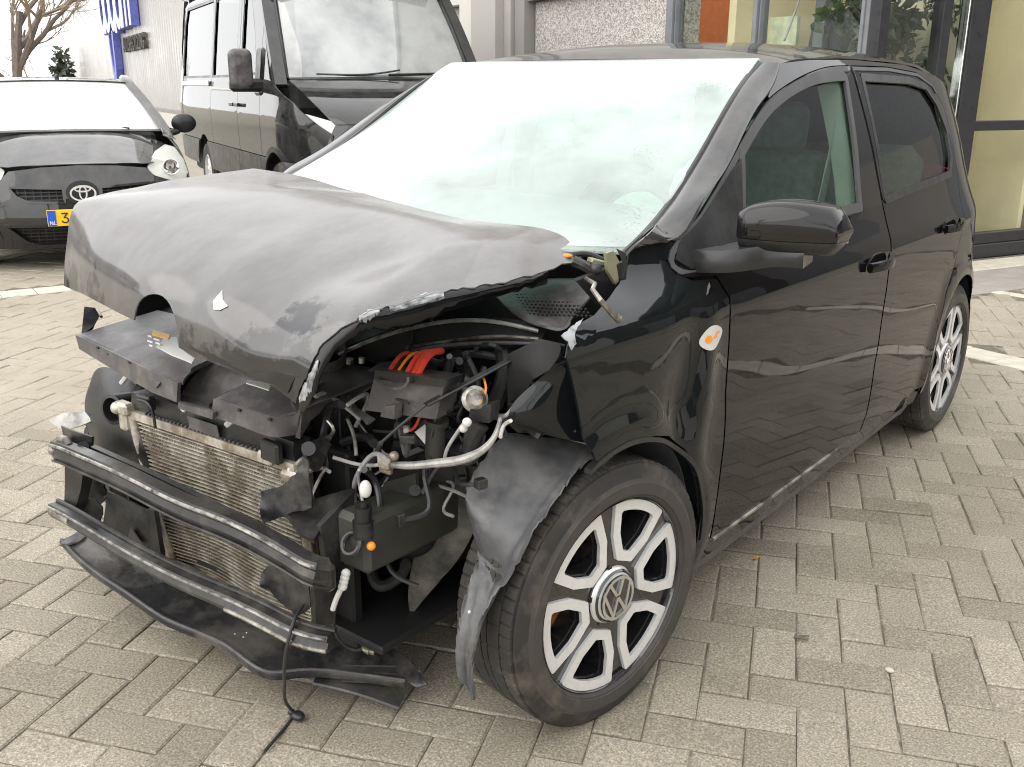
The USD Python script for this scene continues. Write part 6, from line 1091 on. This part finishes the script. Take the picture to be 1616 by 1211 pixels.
put('bay_bracket', fan3([(0.254,-0.28,0.659), (0.252,-0.24,0.705), (0.319,-0.2,0.762), (0.373,-0.16,0.772), (0.339,-0.22,0.732), (0.303,-0.26,0.699)], .006), 'grey_plastic', car); put('bay_bracket', fan3([(0.282,-0.27,0.716), (0.357,-0.3,0.693), (0.412,-0.31,0.688), (0.4,-0.32,0.674), (0.357,-0.31,0.692), (0.283,-0.28,0.71)], .005), 'grey_plastic', car)
put('headlight_cup', [lathe([(.001, 0), (.03, 0), (.045, .03), (.048, .05), (.044, .05), (.028, .006)], 28).apply_transform(frame(V(*(0.199,-0.24,0.731)), (.2, -.3, 1), (1, 0, 0)))], 'felt_panel', car)
put('bay_bolt', [cyl((0.28,-0.25,0.763), (0.281,-0.25,0.774), .008, 12), cyl((0.306,-0.24,0.767), (0.307,-0.24,0.778), .007, 12)], 'steel', car)
# looms and hoses
rc = np.random.default_rng(51)
LO = [([(0.557,-0.28,0.769), (0.532,-0.25,0.724), (0.519,-0.26,0.658)], 0.004, 'black_cable'),
      ([(0.553,-0.24,0.825), (0.519,-0.21,0.777), (0.501,-0.22,0.75), (0.459,-0.19,0.68)], 0.006, 'black_cable'),
      ([(0.543,-0.2,0.805), (0.481,-0.17,0.767), (0.481,-0.18,0.723)], 0.008, 'black_cable'),
      ([(0.567,-0.2,0.771), (0.523,-0.17,0.702), (0.518,-0.18,0.676), (0.513,-0.15,0.651)], 0.004, 'black_cable'),
      ([(0.449,-0.33,0.649), (0.338,-0.3,0.565), (0.291,-0.31,0.57), (0.246,-0.28,0.557)], 0.006, 'black_cable'),
      ([(0.5,-0.36,0.633), (0.41,-0.33,0.606), (0.394,-0.34,0.577), (0.344,-0.31,0.491), (0.34,-0.32,0.407)], 0.005, 'grey_cable'),
      ([(0.439,-0.38,0.606), (0.406,-0.35,0.55), (0.425,-0.36,0.524)], 0.003, 'grey_cable'),
      ([(0.433,-0.36,0.598), (0.43,-0.33,0.563), (0.452,-0.34,0.518), (0.414,-0.31,0.44)], 0.007, 'trim_black'),
      ([(0.317,-0.34,0.59), (0.35,-0.31,0.575), (0.436,-0.32,0.598)], 0.004, 'light_trim'),
      ([(0.358,-0.38,0.655), (0.291,-0.35,0.617), (0.249,-0.36,0.561)], 0.005, 'trim_black'),
      ([(0.306,-0.2,0.488), (0.352,-0.17,0.43), (0.398,-0.18,0.372)], 0.012, 'black_cable'),
      ([(0.356,-0.3,0.374), (0.34,-0.27,0.312), (0.379,-0.28,0.291), (0.397,-0.25,0.3), (0.438,-0.26,0.355)], 0.012, 'engine_black'),
      ([(0.421,-0.42,0.394), (0.357,-0.39,0.279), (0.368,-0.4,0.228), (0.381,-0.37,0.181), (0.422,-0.38,0.202)], 0.003, 'black_cable'),
      ([(0.349,-0.2,0.587), (0.395,-0.17,0.582), (0.461,-0.18,0.622), (0.487,-0.15,0.62)], 0.016, 'engine_black'),
      ([(0.386,-0.2,0.568), (0.432,-0.17,0.591), (0.513,-0.18,0.604), (0.556,-0.15,0.636)], 0.014, 'trim_black'),
      ([(0.591,-0.2,0.687), (0.598,-0.17,0.691), (0.646,-0.18,0.711), (0.641,-0.15,0.722)], 0.004, 'grey_cable'),
      ([(0.623,-0.2,0.711), (0.622,-0.17,0.69), (0.647,-0.18,0.665)], 0.003, 'black_cable'),
      ([(0.663,-0.22,0.681), (0.647,-0.19,0.692), (0.672,-0.2,0.71)], 0.004, 'light_trim'),
      ([(0.377,-0.36,0.72), (0.303,-0.33,0.683), (0.29,-0.34,0.628), (0.238,-0.31,0.535), (0.234,-0.32,0.464)], 0.008, 'trim_black'),
      ([(0.334,-0.1,0.76), (0.38,-0.07,0.741), (0.462,-0.08,0.779), (0.524,-0.05,0.776)], 0.008, 'black_cable'),
      ([(0.462,-0.16,0.686), (0.47,-0.13,0.708), (0.523,-0.14,0.732), (0.531,-0.11,0.77)], 0.006, 'black_cable'),
      ([(0.398,-0.3,0.628), (0.328,-0.27,0.617), (0.279,-0.28,0.594)], 0.01, 'engine_black'),
      ([(0.289,-0.41,0.559), (0.313,-0.38,0.576), (0.364,-0.39,0.586)], 0.004, 'grey_cable'),
      ([(0.273,-0.42,0.576), (0.285,-0.39,0.564), (0.323,-0.4,0.592)], 0.005, 'light_trim'),
      ([(-0.604,-0.34,0.751), (-0.626,-0.31,0.756), (-0.579,-0.32,0.748)], 0.004, 'steel'),
      ([(0.336,-0.36,0.406), (0.362,-0.33,0.417), (0.429,-0.34,0.413), (0.436,-0.31,0.432)], 0.006, 'black_cable')]
for k, (pts, r, mm_) in enumerate(LO): put('loom' if r < .008 else 'hose', tube(pts, r, 34, 8), mm_, car)
# dark castings low in the bay
put('engine_block', [bbox((.50, .34, .26), (-.05, -.04, .56), .03), bbox((.34, .24, .10), (-.05, -.06, .74), .03)], 'engine_black', car); put('gearbox', [bbox((.26, .30, .26), (.30, -.02, .38), .05), ball((.36, -.16, .40), .09, 2)], 'engine_black', car)
put('bay_cover', gsheet([[(-.60, -.20, .74), (-.2, -.20, .75), (.10, -.20, .74)], [(-.62, .0, .80), (-.2, .0, .80), (.2, .0, .79)], [(-.66, .16, .88), (-.2, .14, .88), (.3, .14, .88)]], 10, 12, .01), 'engine_black', car)
put('right_inner_wing', bbox((.02, .50, .56), (-.55, .0, .52), .005), 'engine_black', car)
put('undertray', bbox((.9, .5, .02), (0, -.10, .19), .005), 'engine_black', car)
put('inlet_duct', tube([(.05, -.25, .72), (.16, -.22, .70), (.26, -.16, .66)], .035, 16, 14), 'trim_black', car)
put('washer_neck', tube([(0.445,-0.1,0.78), (0.506,-0.14,0.745), (0.514,-0.17,0.7)], .016, 16, 10), 'trim_black', car); put('hose', tube([(0.527,-0.05,0.804), (0.559,-0.08,0.755), (0.548,-0.1,0.689)], .018, 16, 10), 'engine_black', car)
put('wing_inner_edge', fan3([(0.66,-0.099,0.849), (0.72,-0.098,0.846), (0.72,-0.101,0.813), (0.66,-0.118,0.77), (0.62,-0.107,0.706), (0.6,-0.123,0.706), (0.6,-0.123,0.812)], .004, bump=.01), 'engine_black', car)
# the tangle behind: many thin wires, clips and stubs too small to pick apart
rw = np.random.default_rng(404); lo_, hi_ = V(-.02, -.30, .40), V(.56, -.02, .80); wires, greys, clips = [], [], []
for k in range(90):
    a = lo_ + (hi_ - lo_) * rw.random(3); d_ = rw.normal(0, 1, 3) * V(1, .5, .8); d_ /= np.linalg.norm(d_); L = rw.uniform(.06, .24)
    if a[1] < -.22 and a[2] > .70: a[2] -= .15
    P = [a, a + d_ * L * .35 + rw.normal(0, .02, 3), a + d_ * L * .7 + rw.normal(0, .025, 3), a + d_ * L]
    (wires if k % 4 else greys).append(tube(P, rw.uniform(.0018, .0065), 14, 5))
    if k % 3 == 0: clips.append(rbox((rw.uniform(.012, .03), rw.uniform(.012, .025), rw.uniform(.01, .03)), P[-1], .003, rotm((0, 0, 1), rw.uniform(0, 90))))
put('wire_tangle', wires, 'black_cable', car, kind='stuff'); put('wire_tangle', greys, 'grey_cable', car, kind='stuff'); put('clip_tangle', clips, 'black_plastic', car, kind='stuff')
# bonnet hinge and its bent stay
hg = put('bonnet_hinge', [fan3([(0.7,0.07,0.999), (0.7,0.095,1.001), (0.7,0.121,0.973), (0.7,0.133,0.939), (0.7,0.109,0.93), (0.7,0.079,0.96)], .008, bump=.003), obox((0.66,0.068,0.982), (0.68,0.124,0.964), .02, .012, .003)], 'hinge_metal', car, label='olive bonnet hinge torn open beside the windscreen')
put('hinge_arm', [tube([(0.64,0.041,0.981), (0.66,0.051,0.972), (0.675,0.066,0.956)], [.012, .009], 10, 8), ball((0.68,0.063,0.967), .013, 2), tube([(0.63,0.055,0.991), (0.65,0.083,0.99), (0.67,0.1,0.979)], .006, 10, 8)], 'dark_metal', hg)
put('hinge_arm', fan3([(0.71,0.089,1.008), (0.72,0.107,0.999), (0.72,0.114,0.965), (0.715,0.104,0.945), (0.715,0.109,0.977)], .005), 'trim_black', hg)
put('hinge_stay', tube([(0.7,0,0.958), (0.745,-0.036,0.959), (0.76,-0.066,0.955), (0.79,-0.082,0.94), (0.8,-0.057,0.912), (0.8,-0.034,0.895), (0.8,-0.028,0.905)], [.0045, .0045, .0045, .0055, .006, .006, .004], 40, 8, smooth=False), 'steel', hg)
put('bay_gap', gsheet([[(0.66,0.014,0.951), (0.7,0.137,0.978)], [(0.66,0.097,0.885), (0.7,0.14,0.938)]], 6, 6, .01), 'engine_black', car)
# loose wiring at the left front corner, with its plugs
cn = put('plug_body', [cyl((0.469,-0.4,0.544), (0.466,-0.4,0.503), .017, 16), cyl((0.467,-0.4,0.514), (0.467,-0.4,0.481), .021, 16), cyl((0.471,-0.4,0.554), (0.471,-0.4,0.544), .008, 12)], 'black_plastic', car, label='black round plug hanging at the left front corner')
put('plug_ring', [tube([V(*(0.454,-0.42,0.469)) + .022 * (math.cos(t) * V(1, 0, 0) + math.sin(t) * V(0, .5, .85)) for t in np.linspace(0, 2 * np.pi, 17)[:-1]], .006, 30, 8, closed=True)], 'trim_black', cn); put('rubber_plug', ball((0.478,-0.4,0.583), .013, 2, (.9, .9, 1.4)), 'white_plastic', cn); put('lamp_bulb', ball((0.487,-0.4,0.466), .009, 2), 'orange_plastic', cn)
put('corrugated_hose', tube([(0.446,-0.43,0.406), (0.443,-0.44,0.381), (0.424,-0.44,0.347), (0.411,-0.44,0.318)], .0055, 40, 8), 'white_plastic', car)
put('hose_bead', [ball(V(*(0.444,-0.43,0.405)) * (1 - t) + V(*(0.443,-0.44,0.377)) * t, .0095, 1) for t in (0, .3, .6, .9)], 'white_plastic', car)
put('plug', [cyl((0.288,-0.27,0.1), (0.321,-0.263,0.1), .010, 14), cyl((0.321,-0.263,0.1), (0.331,-0.259,0.1), .0075, 12)], 'hinge_metal', car)
gc = put('hanging_cable', tube([(0.343,-0.46,0.312), (0.372,-0.51,0.303), (0.37,-0.53,0.248), (0.317,-0.5,0.137), (0.28,-0.47,0.056), (0.261,-0.442,0.006), (0.292,-0.505,0.005), (0.312,-0.557,0.005)], .0036, 60, 8), 'black_cable', car, label='black cable drooping from the beam to the pavers')
put('cable_end', [ball((0.28,-0.443,0.012), .013, 2, (1.3, 1, .8)), ball((0.262,-0.446,0.015), .008, 1)], 'trim_black', gc)
for k, (u, v) in enumerate(((371, 1001), (384, 1006), (389, 999))): put('lip_grit', ball(V(*((0.046,-0.426,0.115), (0.072,-0.422,0.115), (0.062,-0.406,0.115))[k]), .0018, 1), 'white_plastic', car)
# wipers on the cowl
put('wiper', [tube([(.45, .03, .985), (.1, -.005, 1.0), (-.30, .03, .995)], .006, 20, 6)], 'trim_black', car)

# ---------------------------------------------------------------- small litter on the paving
for nm, lab, c, ms in (('twig', 'short dark twig on the pavers right of the front wheel', (0.994,0.556,0.006), None), ('leaf', 'small yellow leaf scrap beside the sill on the pavers', (0.72,0.893,0.004), None), ('pebble', 'small white pebble on the pavers near the lower right corner', (1.217,0.553,0.006), None)):
    c = V(*c)
    if nm == 'twig': put('twig', [tube([c + V(-.012, -.006, 0), c, c + V(.02, .004, 0)], .0035, 8, 6), tube([c + V(-.004, .006, 0), c + V(.018, .018, .002)], .002, 6, 5)], 'bark', label=lab, cat_='twig')
    elif nm == 'leaf': put('leaf', fan3([c + V(-.008, -.014, 0), c + V(.006, -.008, .004), c + V(.008, .012, .003), c + V(-.004, .010, .001)], .001), 'yellow_plastic', label=lab, cat_='leaf')
    else: put('pebble', ball(c, .009, 2, (1.2, .8, .6)), 'pale_paver', label=lab, cat_='pebble')
